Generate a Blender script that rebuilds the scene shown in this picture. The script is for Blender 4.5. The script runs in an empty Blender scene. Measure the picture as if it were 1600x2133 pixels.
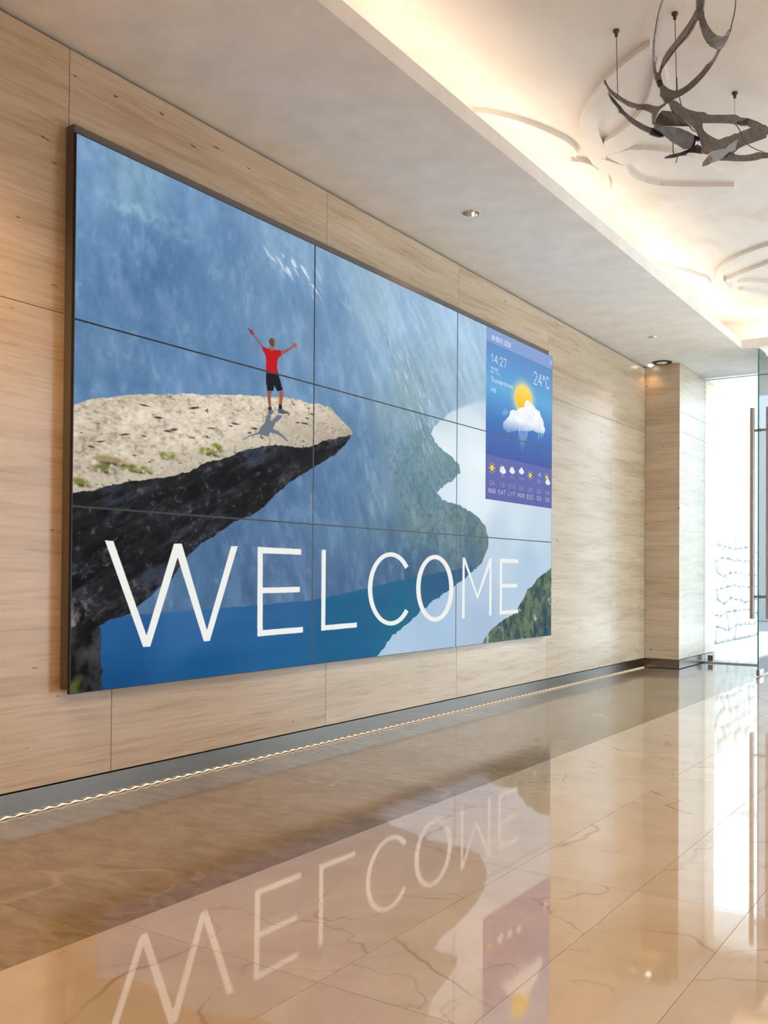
# Lobby with a wall of nine displays, a travertine wall, a polished floor and a hanging sculpture.
import bpy, bmesh, math, random
import numpy as np
from mathutils import Vector, Matrix

SC = bpy.context.scene
COL = SC.collection
random.seed(4)

# ------------------------------------------------------------------ camera
CAM_POS = (2.9327, -2.2728, 0.8597)
FOCAL_PX = 2000.0
cam_data = bpy.data.cameras.new('camera')
cam = bpy.data.objects.new('camera', cam_data)
COL.objects.link(cam)
cam_data.sensor_fit = 'HORIZONTAL'
cam_data.sensor_width = 36.0
cam_data.lens = FOCAL_PX / 1600.0 * 36.0
cam_data.shift_y = 0.0624
cam_data.clip_start = 0.05
YAW, PITCH, ROLL = 0.58619, 0.013841, 0.0071288
fwd = Vector((-math.sin(YAW) * math.cos(PITCH), math.cos(YAW) * math.cos(PITCH), math.sin(PITCH)))
rgt = fwd.cross(Vector((0, 0, 1))).normalized()
upv = rgt.cross(fwd)
r2 = math.cos(ROLL) * rgt + math.sin(ROLL) * upv
u2 = -math.sin(ROLL) * rgt + math.cos(ROLL) * upv
cam.matrix_world = Matrix(((r2.x, u2.x, -fwd.x, CAM_POS[0]), (r2.y, u2.y, -fwd.y, CAM_POS[1]),
                           (r2.z, u2.z, -fwd.z, CAM_POS[2]), (0, 0, 0, 1)))
SC.camera = cam

# ------------------------------------------------------------------ world, sun, exposure
world = bpy.data.worlds.new('sky')
SC.world = world
world.use_nodes = True
bg = world.node_tree.nodes['Background']
bg.inputs[0].default_value = (0.74, 0.87, 1.0, 1)
bg.inputs[1].default_value = 2.9

sun_data = bpy.data.lights.new('sun', 'SUN')
sun_data.energy = 14.0
sun_data.angle = 0.02
sun_data.color = (1.0, 0.97, 0.92)
sun = bpy.data.objects.new('sun', sun_data)
COL.objects.link(sun)
sun.rotation_euler = Vector((0.80, -0.60, -0.62)).to_track_quat('-Z', 'Y').to_euler()

SC.view_settings.view_transform = 'Standard'
SC.view_settings.look = 'None'
SC.view_settings.gamma = 1.0
SC.view_settings.use_curve_mapping = False
SC.view_settings.exposure = 0.38
SC.cycles.blur_glossy = 1.0

WARM = (1.0, 0.56, 0.24)
COVE = (1.0, 0.77, 0.58)


def area_light(name, loc, size, power, color, direction):
    l = bpy.data.lights.new(name, 'AREA')
    l.shape = 'RECTANGLE'
    l.size, l.size_y = size
    l.energy = power
    l.color = color
    o = bpy.data.objects.new(name, l)
    COL.objects.link(o)
    o.location = loc
    zax = -Vector(direction).normalized()
    yax = Vector((0, 1, 0))                  # both kinds of lamp have no tilt along their own y or x
    xax = yax.cross(zax)
    if xax.length < 1e-3 or abs(zax.y) > 0.05:
        xax = Vector((1, 0, 0))
        yax = zax.cross(xax).normalized()
    xax = yax.cross(zax).normalized()
    o.matrix_world = Matrix(((xax.x, yax.x, zax.x, loc[0]), (xax.y, yax.y, zax.y, loc[1]), (xax.z, yax.z, zax.z, loc[2]), (0, 0, 0, 1)))
    return o


# linear lamps lying in the cove behind the ceiling upstand, shining up
COVE_X0, COVE_X1, COVE_Y0, COVE_Y1 = 0.935, 4.75, -3.6, 6.270
area_light('cove_lamp', (COVE_X0 - 0.10, (COVE_Y0 + COVE_Y1) / 2, 2.845), (0.05, COVE_Y1 - COVE_Y0), 11, COVE, (0.25, 0, 1))
area_light('cove_lamp', (COVE_X1 + 0.10, (COVE_Y0 + COVE_Y1) / 2, 2.845), (0.05, COVE_Y1 - COVE_Y0), 11, COVE, (-0.25, 0, 1))
area_light('cove_lamp', ((COVE_X0 + COVE_X1) / 2, COVE_Y1 + 0.10, 2.845), (COVE_X1 - COVE_X0, 0.05), 8, COVE, (0, -0.25, 1))
area_light('cove_lamp', ((COVE_X0 + COVE_X1) / 2, COVE_Y0 - 0.10, 2.845), (COVE_X1 - COVE_X0, 0.05), 8, COVE, (0, 0.25, 1))

# ------------------------------------------------------------------ materials


def new_mat(name):
    m = bpy.data.materials.new(name)
    m.use_nodes = True
    nt = m.node_tree
    nt.nodes.clear()
    out = nt.nodes.new('ShaderNodeOutputMaterial')
    p = nt.nodes.new('ShaderNodeBsdfPrincipled')
    nt.links.new(p.outputs[0], out.inputs[0])
    return m, nt, p


def node(nt, kind, **kw):
    n = nt.nodes.new(kind)
    for k, v in kw.items():
        setattr(n, k, v)
    return n


def ramp(nt, fac, stops):
    r = nt.nodes.new('ShaderNodeValToRGB')
    els = r.color_ramp.elements
    while len(els) < len(stops):
        els.new(0.5)
    for e, (pos, c) in zip(els, stops):
        e.position = pos
        e.color = (*c, 1) if len(c) == 3 else c
    nt.links.new(fac, r.inputs[0])
    return r


def coords(nt, scale, jitter=0.0):
    """World position, scaled, shifted by a random amount per object so that pieces differ."""
    g = nt.nodes.new('ShaderNodeNewGeometry')
    mp = nt.nodes.new('ShaderNodeMapping')
    mp.inputs['Scale'].default_value = scale
    nt.links.new(g.outputs['Position'], mp.inputs[0])
    if jitter:
        oi = nt.nodes.new('ShaderNodeObjectInfo')
        mul = node(nt, 'ShaderNodeMath', operation='MULTIPLY')
        mul.inputs[1].default_value = jitter
        nt.links.new(oi.outputs['Random'], mul.inputs[0])
        add = node(nt, 'ShaderNodeVectorMath', operation='ADD')
        cb = nt.nodes.new('ShaderNodeCombineXYZ')
        for i in range(3):
            nt.links.new(mul.outputs[0], cb.inputs[i])
        nt.links.new(mp.outputs[0], add.inputs[0])
        nt.links.new(cb.outputs[0], add.inputs[1])
        return add.outputs[0]
    return mp.outputs[0]


def noise(nt, vec, scale, detail=4, rough=0.55, dist=0.0):
    n = nt.nodes.new('ShaderNodeTexNoise')
    n.inputs['Scale'].default_value = scale
    n.inputs['Detail'].default_value = detail
    n.inputs['Roughness'].default_value = rough
    n.inputs['Distortion'].default_value = dist
    nt.links.new(vec, n.inputs['Vector'])
    return n.outputs['Fac']


def mix(nt, a, b, fac, mode='MIX'):
    m = node(nt, 'ShaderNodeMix', data_type='RGBA', blend_type=mode)
    for sock, val in ((m.inputs[0], fac), (m.inputs[6], a), (m.inputs[7], b)):
        if isinstance(val, (int, float)):
            sock.default_value = val
        elif isinstance(val, tuple):
            sock.default_value = (*val, 1)
        else:
            nt.links.new(val, sock)
    return m.outputs[2]


def simple(name, color, rough=0.5, metal=0.0, spec=0.5, bump=0.0, bscale=40):
    m, nt, p = new_mat(name)
    v = coords(nt, (1, 1, 1))
    n = noise(nt, v, bscale, 3)
    c = ramp(nt, n, [(0.3, tuple(x * 0.94 for x in color)), (0.7, tuple(min(1, x * 1.04) for x in color))])
    nt.links.new(c.outputs[0], p.inputs['Base Color'])
    p.inputs['Roughness'].default_value = rough
    p.inputs['Metallic'].default_value = metal
    p.inputs['Specular IOR Level'].default_value = spec
    if bump:
        b = nt.nodes.new('ShaderNodeBump')
        b.inputs['Strength'].default_value = bump
        b.inputs['Distance'].default_value = 0.01
        nt.links.new(n, b.inputs['Height'])
        nt.links.new(b.outputs[0], p.inputs['Normal'])
    return m


def travertine(name, light, mid, dark, pit):
    m, nt, p = new_mat(name)
    warp = noise(nt, coords(nt, (0.9, 0.9, 1.6), 7.0), 1.2, 3)
    base = coords(nt, (0.42, 0.42, 7.0), 9.0)
    wv = node(nt, 'ShaderNodeVectorMath', operation='MULTIPLY_ADD')
    cb = nt.nodes.new('ShaderNodeCombineXYZ')
    nt.links.new(warp, cb.inputs[2])
    wv.inputs[1].default_value = (0, 0, 1.1)
    nt.links.new(cb.outputs[0], wv.inputs[0])
    nt.links.new(base, wv.inputs[2])
    bands = noise(nt, wv.outputs[0], 1.5, 6, 0.62, 0.25)
    col = ramp(nt, bands, [(0.30, dark), (0.47, mid), (0.60, light), (0.80, tuple(min(1, x * 1.06) for x in light))])
    fine = noise(nt, coords(nt, (1.6, 1.6, 34.0), 5.0), 1.6, 4, 0.6, 0.3)
    fr = ramp(nt, fine, [(0.36, (0.70, 0.63, 0.54)), (0.50, (1, 1, 1))])
    c2 = mix(nt, col.outputs[0], fr.outputs[0], 0.45, 'MULTIPLY')
    grain = noise(nt, coords(nt, (2.2, 2.2, 90.0), 4.0), 1.8, 4, 0.65, 0.2)
    gn = ramp(nt, grain, [(0.34, (0.80, 0.74, 0.66)), (0.50, (1, 1, 1)), (0.66, (1.06, 1.05, 1.03))])
    gate = noise(nt, coords(nt, (0.7, 0.7, 2.6), 6.0), 1.7, 2)
    gg = ramp(nt, gate, [(0.40, (0.10,) * 3), (0.64, (0.75,) * 3)])
    c2 = mix(nt, c2, gn.outputs[0], gg.outputs[0], 'MULTIPLY')
    pits = noise(nt, coords(nt, (4.0, 4.0, 17.0), 3.0), 2.6, 2, 0.5)
    pr = ramp(nt, pits, [(0.735, (0, 0, 0)), (0.775, (1, 1, 1))])
    c3 = mix(nt, c2, pit, pr.outputs[0])
    nt.links.new(c3, p.inputs['Base Color'])
    p.inputs['Roughness'].default_value = 0.24
    p.inputs['Specular IOR Level'].default_value = 0.9
    b = nt.nodes.new('ShaderNodeBump')
    b.inputs['Strength'].default_value = 0.12
    b.inputs['Distance'].default_value = 0.004
    nt.links.new(fine, b.inputs['Height'])
    nt.links.new(b.outputs[0], p.inputs['Normal'])
    return m


def marble(name, light, mid, vein, ior, veinw=0.018, mottled=0.0):
    m, nt, p = new_mat(name)
    cl = noise(nt, coords(nt, (1, 1, 1), 11.0), 2.2, 5, 0.6, 0.8)
    col = ramp(nt, cl, [(0.32, mid), (0.62, light)])
    c = col.outputs[0]
    if mottled:
        mo = noise(nt, coords(nt, (1.0, 2.2, 1), 6.0), 9.0, 6, 0.65, 0.6)
        mr = ramp(nt, mo, [(0.36, (0.62, 0.58, 0.54)), (0.58, (1, 1, 1))])
        c = mix(nt, c, mr.outputs[0], mottled, 'MULTIPLY')
    for sc, w, amt, jit in ((1.1, veinw, 0.70, 4.0), (2.3, veinw, 0.55, 8.0)):
        v = noise(nt, coords(nt, (1.0, 1.0, 1.0), jit), sc, 4, 0.45, 0.35)
        sub = node(nt, 'ShaderNodeMath', operation='SUBTRACT')
        sub.inputs[1].default_value = 0.5
        nt.links.new(v, sub.inputs[0])
        ab = node(nt, 'ShaderNodeMath', operation='ABSOLUTE')
        nt.links.new(sub.outputs[0], ab.inputs[0])
        vr = ramp(nt, ab.outputs[0], [(0.0, (1, 1, 1)), (w, (0, 0, 0))])
        gate = noise(nt, coords(nt, (1, 1, 1), jit + 2), 2.6, 3)
        gr = ramp(nt, gate, [(0.44, (0, 0, 0)), (0.62, (amt,) * 3)])
        f = mix(nt, vr.outputs[0], gr.outputs[0], 1.0, 'MULTIPLY')
        c = mix(nt, c, vein, f)
    nt.links.new(c, p.inputs['Base Color'])
    p.inputs['Roughness'].default_value = 0.035
    p.inputs['IOR'].default_value = ior
    return m


MAT = {}
MAT['stone'] = travertine('travertine', (0.655, 0.545, 0.418), (0.603, 0.488, 0.356), (0.505, 0.392, 0.270), (0.16, 0.085, 0.045))
MAT['cream'] = marble('cream_marble', (0.53, 0.46, 0.365), (0.46, 0.385, 0.29), (0.22, 0.13, 0.075), 2.25, 0.006)
MAT['brown'] = marble('brown_marble', (0.290, 0.232, 0.155), (0.220, 0.172, 0.110), (0.37, 0.30, 0.22), 1.36, 0.010, 0.6)
MAT['brown'].node_tree.nodes['Principled BSDF'].inputs['Roughness'].default_value = 0.09
MAT['grout'] = simple('grout', (0.16, 0.11, 0.08), 0.8)
MAT['backing'] = simple('joint_backing', (0.17, 0.115, 0.07), 0.85)
MAT['paint'] = simple('ceiling_paint', (0.885, 0.875, 0.86), 0.75, spec=0.2, bscale=6)
MAT['gap'] = simple('shadow_gap', (0.20, 0.20, 0.19), 0.5)
MAT['plinth'] = simple('satin_steel', (0.30, 0.275, 0.25), 0.24, 1.0)
MAT['frame'] = simple('mount_metal', (0.15, 0.135, 0.125), 0.55, 0.2)
MAT['bezel'] = simple('black_bezel', (0.006, 0.007, 0.009), 0.35)
MAT['chrome'] = simple('chrome', (0.82, 0.80, 0.78), 0.12, 1.0)
MAT['steel'] = simple('brushed_steel', (0.50, 0.44, 0.42), 0.28, 1.0)
MAT['black'] = simple('black_metal', (0.02, 0.02, 0.022), 0.5)
MAT['white'] = simple('white_render', (0.82, 0.83, 0.84), 0.8, spec=0.2)
MAT['paving'] = simple('pale_paving', (0.78, 0.78, 0.77), 0.7, spec=0.2)
MAT['rock'] = simple('pale_rubble', (0.66, 0.65, 0.63), 0.85, spec=0.2, bump=0.5, bscale=22)
MAT['mortar'] = simple('rubble_mortar', (0.56, 0.55, 0.54), 0.95, spec=0.1)
MAT['cable'] = simple('cable_wire', (0.10, 0.075, 0.055), 0.5)
MAT['pale_cable'] = simple('pale_wire', (0.75, 0.73, 0.70), 0.4)
MAT['grey_trim'] = simple('grey_coping', (0.60, 0.60, 0.62), 0.8)

m, nt, p = new_mat('plaster_ceiling')      # sponged plaster of the raised ceiling
n1 = noise(nt, coords(nt, (1.0, 0.55, 1)), 2.0, 6, 0.6, 1.2)
r1 = ramp(nt, n1, [(0.33, (0.76, 0.71, 0.655)), (0.50, (0.83, 0.80, 0.765)), (0.68, (0.86, 0.835, 0.81))])
nt.links.new(r1.outputs[0], p.inputs['Base Color'])
p.inputs['Roughness'].default_value = 0.6
p.inputs['Specular IOR Level'].default_value = 0.3
MAT['plaster'] = m



def bronze(name, dark, light, rough, metal):
    m, nt, p = new_mat(name)
    n1 = noise(nt, coords(nt, (1, 1, 1)), 14, 6, 0.62)
    r1 = ramp(nt, n1, [(0.35, dark), (0.65, light)])
    nt.links.new(r1.outputs[0], p.inputs['Base Color'])
    p.inputs['Metallic'].default_value = metal
    p.inputs['Roughness'].default_value = rough
    n2 = noise(nt, coords(nt, (1, 1, 1)), 26, 3, 0.5)
    b = nt.nodes.new('ShaderNodeBump')
    b.inputs['Strength'].default_value = 0.35
    b.inputs['Distance'].default_value = 0.014
    nt.links.new(n2, b.inputs['Height'])
    nt.links.new(b.outputs[0], p.inputs['Normal'])
    return m


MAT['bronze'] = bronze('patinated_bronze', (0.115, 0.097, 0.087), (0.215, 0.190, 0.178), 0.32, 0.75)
MAT['blue_bronze'] = bronze('daylight_tint_bronze', (0.09, 0.094, 0.105), (0.24, 0.26, 0.30), 0.30, 0.75)  # bluish reflection of daylight mixed into the bronze colour
MAT['shaded_bronze'] = bronze('shaded_bronze', (0.018, 0.014, 0.013), (0.040, 0.030, 0.027), 0.6, 0.2)  # near-black copy of the bronze, paints the shade inside the folds
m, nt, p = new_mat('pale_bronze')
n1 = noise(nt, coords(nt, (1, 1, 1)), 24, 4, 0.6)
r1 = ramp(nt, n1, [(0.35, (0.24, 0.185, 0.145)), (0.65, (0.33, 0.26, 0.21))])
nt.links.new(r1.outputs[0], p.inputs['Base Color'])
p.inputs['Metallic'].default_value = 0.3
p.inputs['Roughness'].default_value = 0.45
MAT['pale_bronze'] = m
MAT['blue_metal'] = simple('pale_daylit_metal', (0.42, 0.46, 0.52), 0.35, 0.8)  # pale blue daylight sheen of the blade, put into its base colour

m = bpy.data.materials.new('clear_glass')
m.use_nodes = True
nt = m.node_tree
nt.nodes.clear()
o_ = nt.nodes.new('ShaderNodeOutputMaterial')
tr = nt.nodes.new('ShaderNodeBsdfTransparent')
tr.inputs[0].default_value = (0.955, 0.985, 0.975, 1)
gl = nt.nodes.new('ShaderNodeBsdfGlossy')
gl.inputs['Roughness'].default_value = 0.0
fr = nt.nodes.new('ShaderNodeFresnel')
fr.inputs[0].default_value = 1.45
mx = nt.nodes.new('ShaderNodeMixShader')
nt.links.new(fr.outputs[0], mx.inputs[0])
nt.links.new(tr.outputs[0], mx.inputs[1])
nt.links.new(gl.outputs[0], mx.inputs[2])
nt.links.new(mx.outputs[0], o_.inputs[0])
MAT['glass'] = m
MAT['glass_edge'] = simple('green_glass_edge', (0.03, 0.30, 0.235), 0.15)


def emitter(name, color, strength):
    m = bpy.data.materials.new(name)
    m.use_nodes = True
    nt = m.node_tree
    nt.nodes.clear()
    o = nt.nodes.new('ShaderNodeOutputMaterial')
    e = nt.nodes.new('ShaderNodeEmission')
    e.inputs[0].default_value = (*color, 1)
    e.inputs[1].default_value = strength
    nt.links.new(e.outputs[0], o.inputs[0])
    return m


MAT['lamp'] = emitter('lamp_glow', (1.0, 0.88, 0.74), 3.0)
MAT['rope'] = emitter('rope_glow', (1.0, 0.80, 0.58), 0.95)

# ------------------------------------------------------------------ mesh helpers


def box(bm, x0, x1, y0, y1, z0, z1, mat=0):
    vs = [bm.verts.new(c) for c in ((x0, y0, z0), (x1, y0, z0), (x1, y1, z0), (x0, y1, z0), (x0, y0, z1), (x1, y0, z1), (x1, y1, z1), (x0, y1, z1))]
    fs = []
    for f in ((0, 3, 2, 1), (4, 5, 6, 7), (0, 1, 5, 4), (1, 2, 6, 5), (2, 3, 7, 6), (3, 0, 4, 7)):
        fc = bm.faces.new([vs[i] for i in f])
        fc.material_index = mat
        fs.append(fc)
    return fs


def obj(name, bm, mats, parent=None, smooth=False):
    me = bpy.data.meshes.new(name)
    bmesh.ops.recalc_face_normals(bm, faces=bm.faces)
    bm.to_mesh(me)
    bm.free()
    for mm in (mats if isinstance(mats, (list, tuple)) else [mats]):
        me.materials.append(mm)
    if smooth:
        for pl in me.polygons:
            pl.use_smooth = True
    o = bpy.data.objects.new(name, me)
    COL.objects.link(o)
    if parent:
        o.parent = parent
        o.matrix_parent_inverse = Matrix.Translation(-parent.location)
    return o


def box_obj(name, ext, mats, parent=None, bevel=0.0):
    bm = bmesh.new()
    box(bm, *ext)
    if bevel:
        bmesh.ops.bevel(bm, geom=list(bm.edges), offset=bevel, segments=1, affect='EDGES')
    return obj(name, bm, mats, parent)


def tag(o, label, cat, group=None, kind=None):
    o['label'] = label
    o['category'] = cat
    if group:
        o['group'] = group
    if kind:
        o['kind'] = kind
    return o


def empty(name, loc):
    o = bpy.data.objects.new(name, None)
    COL.objects.link(o)
    o.location = loc
    bpy.context.view_layer.update()
    return o


def tube(bm, pts, r, seg=8):
    """Round tube along a polyline."""
    pts = [Vector(q) for q in pts]
    rings = []
    for i, q in enumerate(pts):
        t = (pts[min(i + 1, len(pts) - 1)] - pts[max(i - 1, 0)]).normalized()
        a = t.cross(Vector((0, 0, 1)) if abs(t.z) < 0.9 else Vector((1, 0, 0))).normalized()
        b = t.cross(a)
        rr = r[i] if isinstance(r, (list, tuple)) else r
        rings.append([bm.verts.new(q + rr * (math.cos(2 * math.pi * k / seg) * a + math.sin(2 * math.pi * k / seg) * b)) for k in range(seg)])
    for A, B in zip(rings, rings[1:]):
        for k in range(seg):
            bm.faces.new((A[k], A[(k + 1) % seg], B[(k + 1) % seg], B[k]))
    bm.faces.new(rings[0])
    bm.faces.new(rings[-1][::-1])


def lathe(bm, prof, cx, cy, seg=32, mat=0):
    rings = [[bm.verts.new((cx + r * math.cos(2 * math.pi * k / seg), cy + r * math.sin(2 * math.pi * k / seg), z)) for k in range(seg)] for r, z in prof]
    for A, B in zip(rings, rings[1:]):
        for k in range(seg):
            f = bm.faces.new((A[k], A[(k + 1) % seg], B[(k + 1) % seg], B[k]))
            f.material_index = mat
    return rings


# ------------------------------------------------------------------ room sizes
XR, YB, YG = 5.6, -4.6, 7.40          # right wall, wall behind the camera, glazed front
ZC, ZU = 2.811, 3.10                  # lowered ceiling, raised ceiling
COLX, COLY = 0.321, 6.549             # stone pier at the entrance
COLEND = 7.77
BAND = 1.105                          # width of the brown border of the floor
GAPZ = 2.795

# ------------------------------------------------------------------ floor
fl = box_obj('floor', (-0.05, XR, YB, YG + 0.4, -0.06, -0.004), MAT['grout'])
tag(fl, 'polished marble floor with a brown border along the screen wall', 'floor', kind='structure')
J = 0.0006


def tile(name, x0, x1, y0, y1, m):
    return box_obj(name, (x0 + J, x1 - J, y0 + J, y1 - J, -0.03, 0.0), m, fl)


ys = [YB] + [-3.9 + 1.58 * k for k in range(8)]
ys = [y for y in ys if y < YG + 0.2] + [YG + 0.39]
for a, b in zip(ys, ys[1:]):
    tile('border_slab', 0.0, BAND, a, b, MAT['brown'])
xs = [BAND, 1.70, 2.06, 2.35, 2.95, 3.55, 4.15, 4.75, XR]
yj = [YB] + [-0.657 - 0.947 * k for k in range(4, 0, -1)] + [-0.657 + 0.947 * k for k in range(0, 9)] + [YG + 0.39]
for i, (xa, xb) in enumerate(zip(xs, xs[1:])):
    for a, b in zip(yj, yj[1:]):
        tile('marble_tile', xa, xb, a, b, MAT['cream'])

# ------------------------------------------------------------------ screen wall of stone panels
ZP = 0.0866
wl = box_obj('wall_left', (-0.16, -0.03, YB, COLEND, 0, ZU + 0.3), MAT['backing'])
tag(wl, 'long honey travertine wall of large panels behind the display wall', 'wall', kind='structure')


def panel(y0, y1, z0, z1):
    g = 0.0011
    box_obj('stone_panel', (-0.0295, 0.0, y0 + g, y1 - g, z0 + g, z1 - g), MAT['stone'], wl, 0.0008)


colsy = [0.016, 1.61, 2.97, 4.335, 5.685, COLY]
left = [YB, -3.82, -2.475, -1.13]
for y0, y1 in zip(left, left[1:]):
    panel(y0, y1, ZP, 1.806)
    panel(y0, y1, 1.806, GAPZ)
panel(-1.13, 0.246, ZP, 1.806)
panel(-1.13, 0.016, 1.806, GAPZ)
panel(0.246, 1.62, ZP, 1.806)
panel(0.016, 1.60, 1.806, 2.51)
panel(0.016, 1.60, 2.51, GAPZ)
for y0, y1 in ((1.62, 2.97), (2.97, 4.335)):
    panel(y0 if y0 > 1.7 else 1.62, y1, ZP, 1.15)
    panel(y0 if y0 > 1.7 else 1.62, y1, 1.15, 1.806)
    panel(y0 if y0 > 1.7 else 1.60, y1, 1.806, GAPZ)
panel(4.335, 5.685, ZP, 2.188)
panel(4.335, 5.685, 2.188, GAPZ)
panel(5.685, COLY, ZP, 2.194)
panel(5.685, COLY, 2.194, GAPZ)
t1 = box_obj('trim_1', (-0.0295, -0.022, YB, COLY, GAPZ, ZC), MAT['gap'])
tag(t1, 'thin dark shadow gap between travertine wall and white ceiling', 'trim', kind='structure')

# pier
pr = box_obj('column', (0.0, COLX - 0.03, COLY + 0.03, COLEND - 0.004, 0, ZC), MAT['backing'])
tag(pr, 'travertine pier standing between screen wall and glass entrance', 'column', kind='structure')
for z0, z1 in ((ZP, ZC - 0.002),):
    box_obj('stone_panel', (0.0005, COLX, COLY, COLY + 0.0295, z0, z1), MAT['stone'], pr, 0.0008)
for z0, z1 in ((ZP, 2.185), (2.185, 2.370), (2.370, ZC - 0.002)):
    box_obj('stone_panel', (COLX - 0.0295, COLX, COLY + 0.03, COLEND, z0 + 0.001, z1 - 0.001), MAT['stone'], pr, 0.0008)

# skirting
b1 = box_obj('baseboard_left', (-0.0295, 0.002, YB, COLY - 0.004, 0.006, ZP - 0.004), MAT['plinth'])
tag(b1, 'satin steel skirting along the foot of the travertine wall', 'baseboard', kind='structure')
b2 = box_obj('baseboard_front', (0.0025, COLX + 0.003, COLY - 0.003, COLY + 0.026, 0.006, ZP - 0.004), MAT['plinth'])
tag(b2, 'satin steel skirting across the front of the pier', 'baseboard', kind='structure')
b3 = box_obj('baseboard_side', (COLX - 0.026, COLX + 0.003, COLY + 0.027, COLEND, 0.006, ZP - 0.004), MAT['plinth'])
tag(b3, 'satin steel skirting along the pale side of the pier', 'baseboard', kind='structure')

# twisted rope light lying along the foot of the skirting
bm = bmesh.new()
pts, rad = [], []
n = int((6.50 - YB) / 0.0145)
for i in range(n + 1):
    y = YB + 0.02 + i * 0.0145
    ph = y / 0.058 * 2 * math.pi
    pts.append((0.0085 + 0.0022 * math.cos(ph), y, 0.0050 + 0.0024 * math.sin(ph)))
    rad.append(0.0026 + 0.0011 * math.sin(ph))
tube(bm, pts, rad, 6)
rope = obj('rope_light', bm, MAT['rope'], smooth=True)
tag(rope, 'glowing twisted rope light along the foot of the steel skirting', 'light')

# remaining walls
wr = box_obj('wall_right', (XR, XR + 0.15, YB, 3.2, 0, ZU + 0.3), MAT['stone'])
box_obj('stone_panel', (XR, XR + 0.15, 3.2, YG, ZC, ZU + 0.3), MAT['stone'], wr)
tag(wr, 'travertine wall on the far right side of the lobby', 'wall', kind='structure')
wb = box_obj('wall_back', (-0.16, XR + 0.15, YB - 0.15, YB, 0, ZU + 0.3), MAT['stone'])
tag(wb, 'travertine wall at the inner end of the lobby', 'wall', kind='structure')

# ------------------------------------------------------------------ ceiling
ce = box_obj('ceiling', (-0.16, XR + 0.15, YB - 0.15, YG + 0.1, ZU, ZU + 0.2), MAT['plaster'])
tag(ce, 'raised plaster ceiling washed by warm hidden cove light', 'ceiling', kind='structure')
T = 0.02


def soffit(name, ext):
    return box_obj(name, (*ext, ZC, ZC + T), MAT['paint'], ce)


HOLES = [(0.454, 2.285, 0.0440), (0.422, 5.473, 0.0385), (0.075, 6.470, 0.0275), (0.19, 6.44, 0.060)]
bm = bmesh.new()
loops = [[(-0.0295, YB), (COVE_X0, YB), (COVE_X0, YG + 0.05), (-0.0295, YG + 0.05)]]
for hx, hy, hr in HOLES:
    loops.append([(hx + hr * math.cos(2 * math.pi * k / 32), hy + hr * math.sin(2 * math.pi * k / 32)) for k in range(32)])
eds = []
for lp in loops:
    vs = [bm.verts.new((x, y, ZC)) for x, y in lp]
    eds += [bm.edges.new((vs[k], vs[(k + 1) % len(vs)])) for k in range(len(vs))]
bmesh.ops.triangle_fill(bm, edges=eds, use_beauty=True, normal=(0, 0, -1))
ext = bmesh.ops.extrude_edge_only(bm, edges=eds)['geom']
for v in ext:
    if isinstance(v, bmesh.types.BMVert):
        v.co.z += T
obj('soffit_board', bm, MAT['paint'], ce)
soffit('soffit_board', (COVE_X1, XR, YB, YG + 0.05))
soffit('soffit_board', (COVE_X0, COVE_X1, COVE_Y1, YG + 0.05))
soffit('soffit_board', (COVE_X0, COVE_X1, YB, COVE_Y0))
LZ = 2.885
for ext in ((COVE_X0 - 0.018, COVE_X0, COVE_Y0 - 0.018, COVE_Y1 + 0.018), (COVE_X1, COVE_X1 + 0.018, COVE_Y0 - 0.018, COVE_Y1 + 0.018),
            (COVE_X0, COVE_X1, COVE_Y1, COVE_Y1 + 0.018), (COVE_X0, COVE_X1, COVE_Y0 - 0.018, COVE_Y0)):
    box_obj('cove_upstand', (*ext, ZC + T, LZ), MAT['paint'], ce)
for ext in ((COVE_X0 - 0.26, COVE_X0 - 0.24, COVE_Y0 - 0.26, COVE_Y1 + 0.26), (COVE_X1 + 0.24, COVE_X1 + 0.26, COVE_Y0 - 0.26, COVE_Y1 + 0.26),
            (COVE_X0 - 0.24, COVE_X1 + 0.24, COVE_Y1 + 0.23, COVE_Y1 + 0.25), (COVE_X0 - 0.24, COVE_X1 + 0.24, COVE_Y0 - 0.26, COVE_Y0 - 0.24)):
    box_obj('cove_back', (*ext, ZC + T, ZU), MAT['paint'], ce)

# recessed downlights


def downlight(x, y, r, lit, label, power=0.0):
    e = empty('downlight', (x, y, ZC))
    tag(e, label, 'downlight')
    bm = bmesh.new()
    lathe(bm, [(r, ZC), (r, ZC - 0.003), (r * 0.88, ZC - 0.003), (r * 0.85, ZC)], x, y)
    obj('trim_ring', bm, MAT['paint'], e, True)
    bm = bmesh.new()
    rr = lathe(bm, [(r * 0.85, ZC - 0.0022), (r * 0.84, ZC + 0.006), (r * 0.74, ZC + 0.030), (r * 0.42, ZC + 0.048)], x, y)
    obj('reflector', bm, MAT['chrome'], e, True)
    bm = bmesh.new()
    if lit:        # frosted dome standing below the ring
        lathe(bm, [(r * 0.84, ZC - 0.002), (r * 0.78, ZC - 0.012), (r * 0.5, ZC - 0.021), (r * 0.2, ZC - 0.025), (0.0005, ZC - 0.026)], x, y, 24)
    else:
        lathe(bm, [(r * 0.42, ZC + 0.0478), (r * 0.25, ZC + 0.040), (0.001, ZC + 0.037)], x, y, 24)
    obj('bulb', bm, MAT['lamp'] if lit else MAT['chrome'], e, True)
    if power:
        l = bpy.data.lights.new('downlight_lamp', 'SPOT')
        l.energy = power
        l.color = WARM
        l.spot_size = math.radians(120)
        l.spot_blend = 0.8
        l.shadow_soft_size = r * 0.6
        o = bpy.data.objects.new('downlight_lamp', l)
        COL.objects.link(o)
        o.location = (x, y, ZC - (0.032 if lit else 0.006))
        o.parent = e
        o.matrix_parent_inverse = Matrix.Translation(-e.location)
    return e


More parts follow.
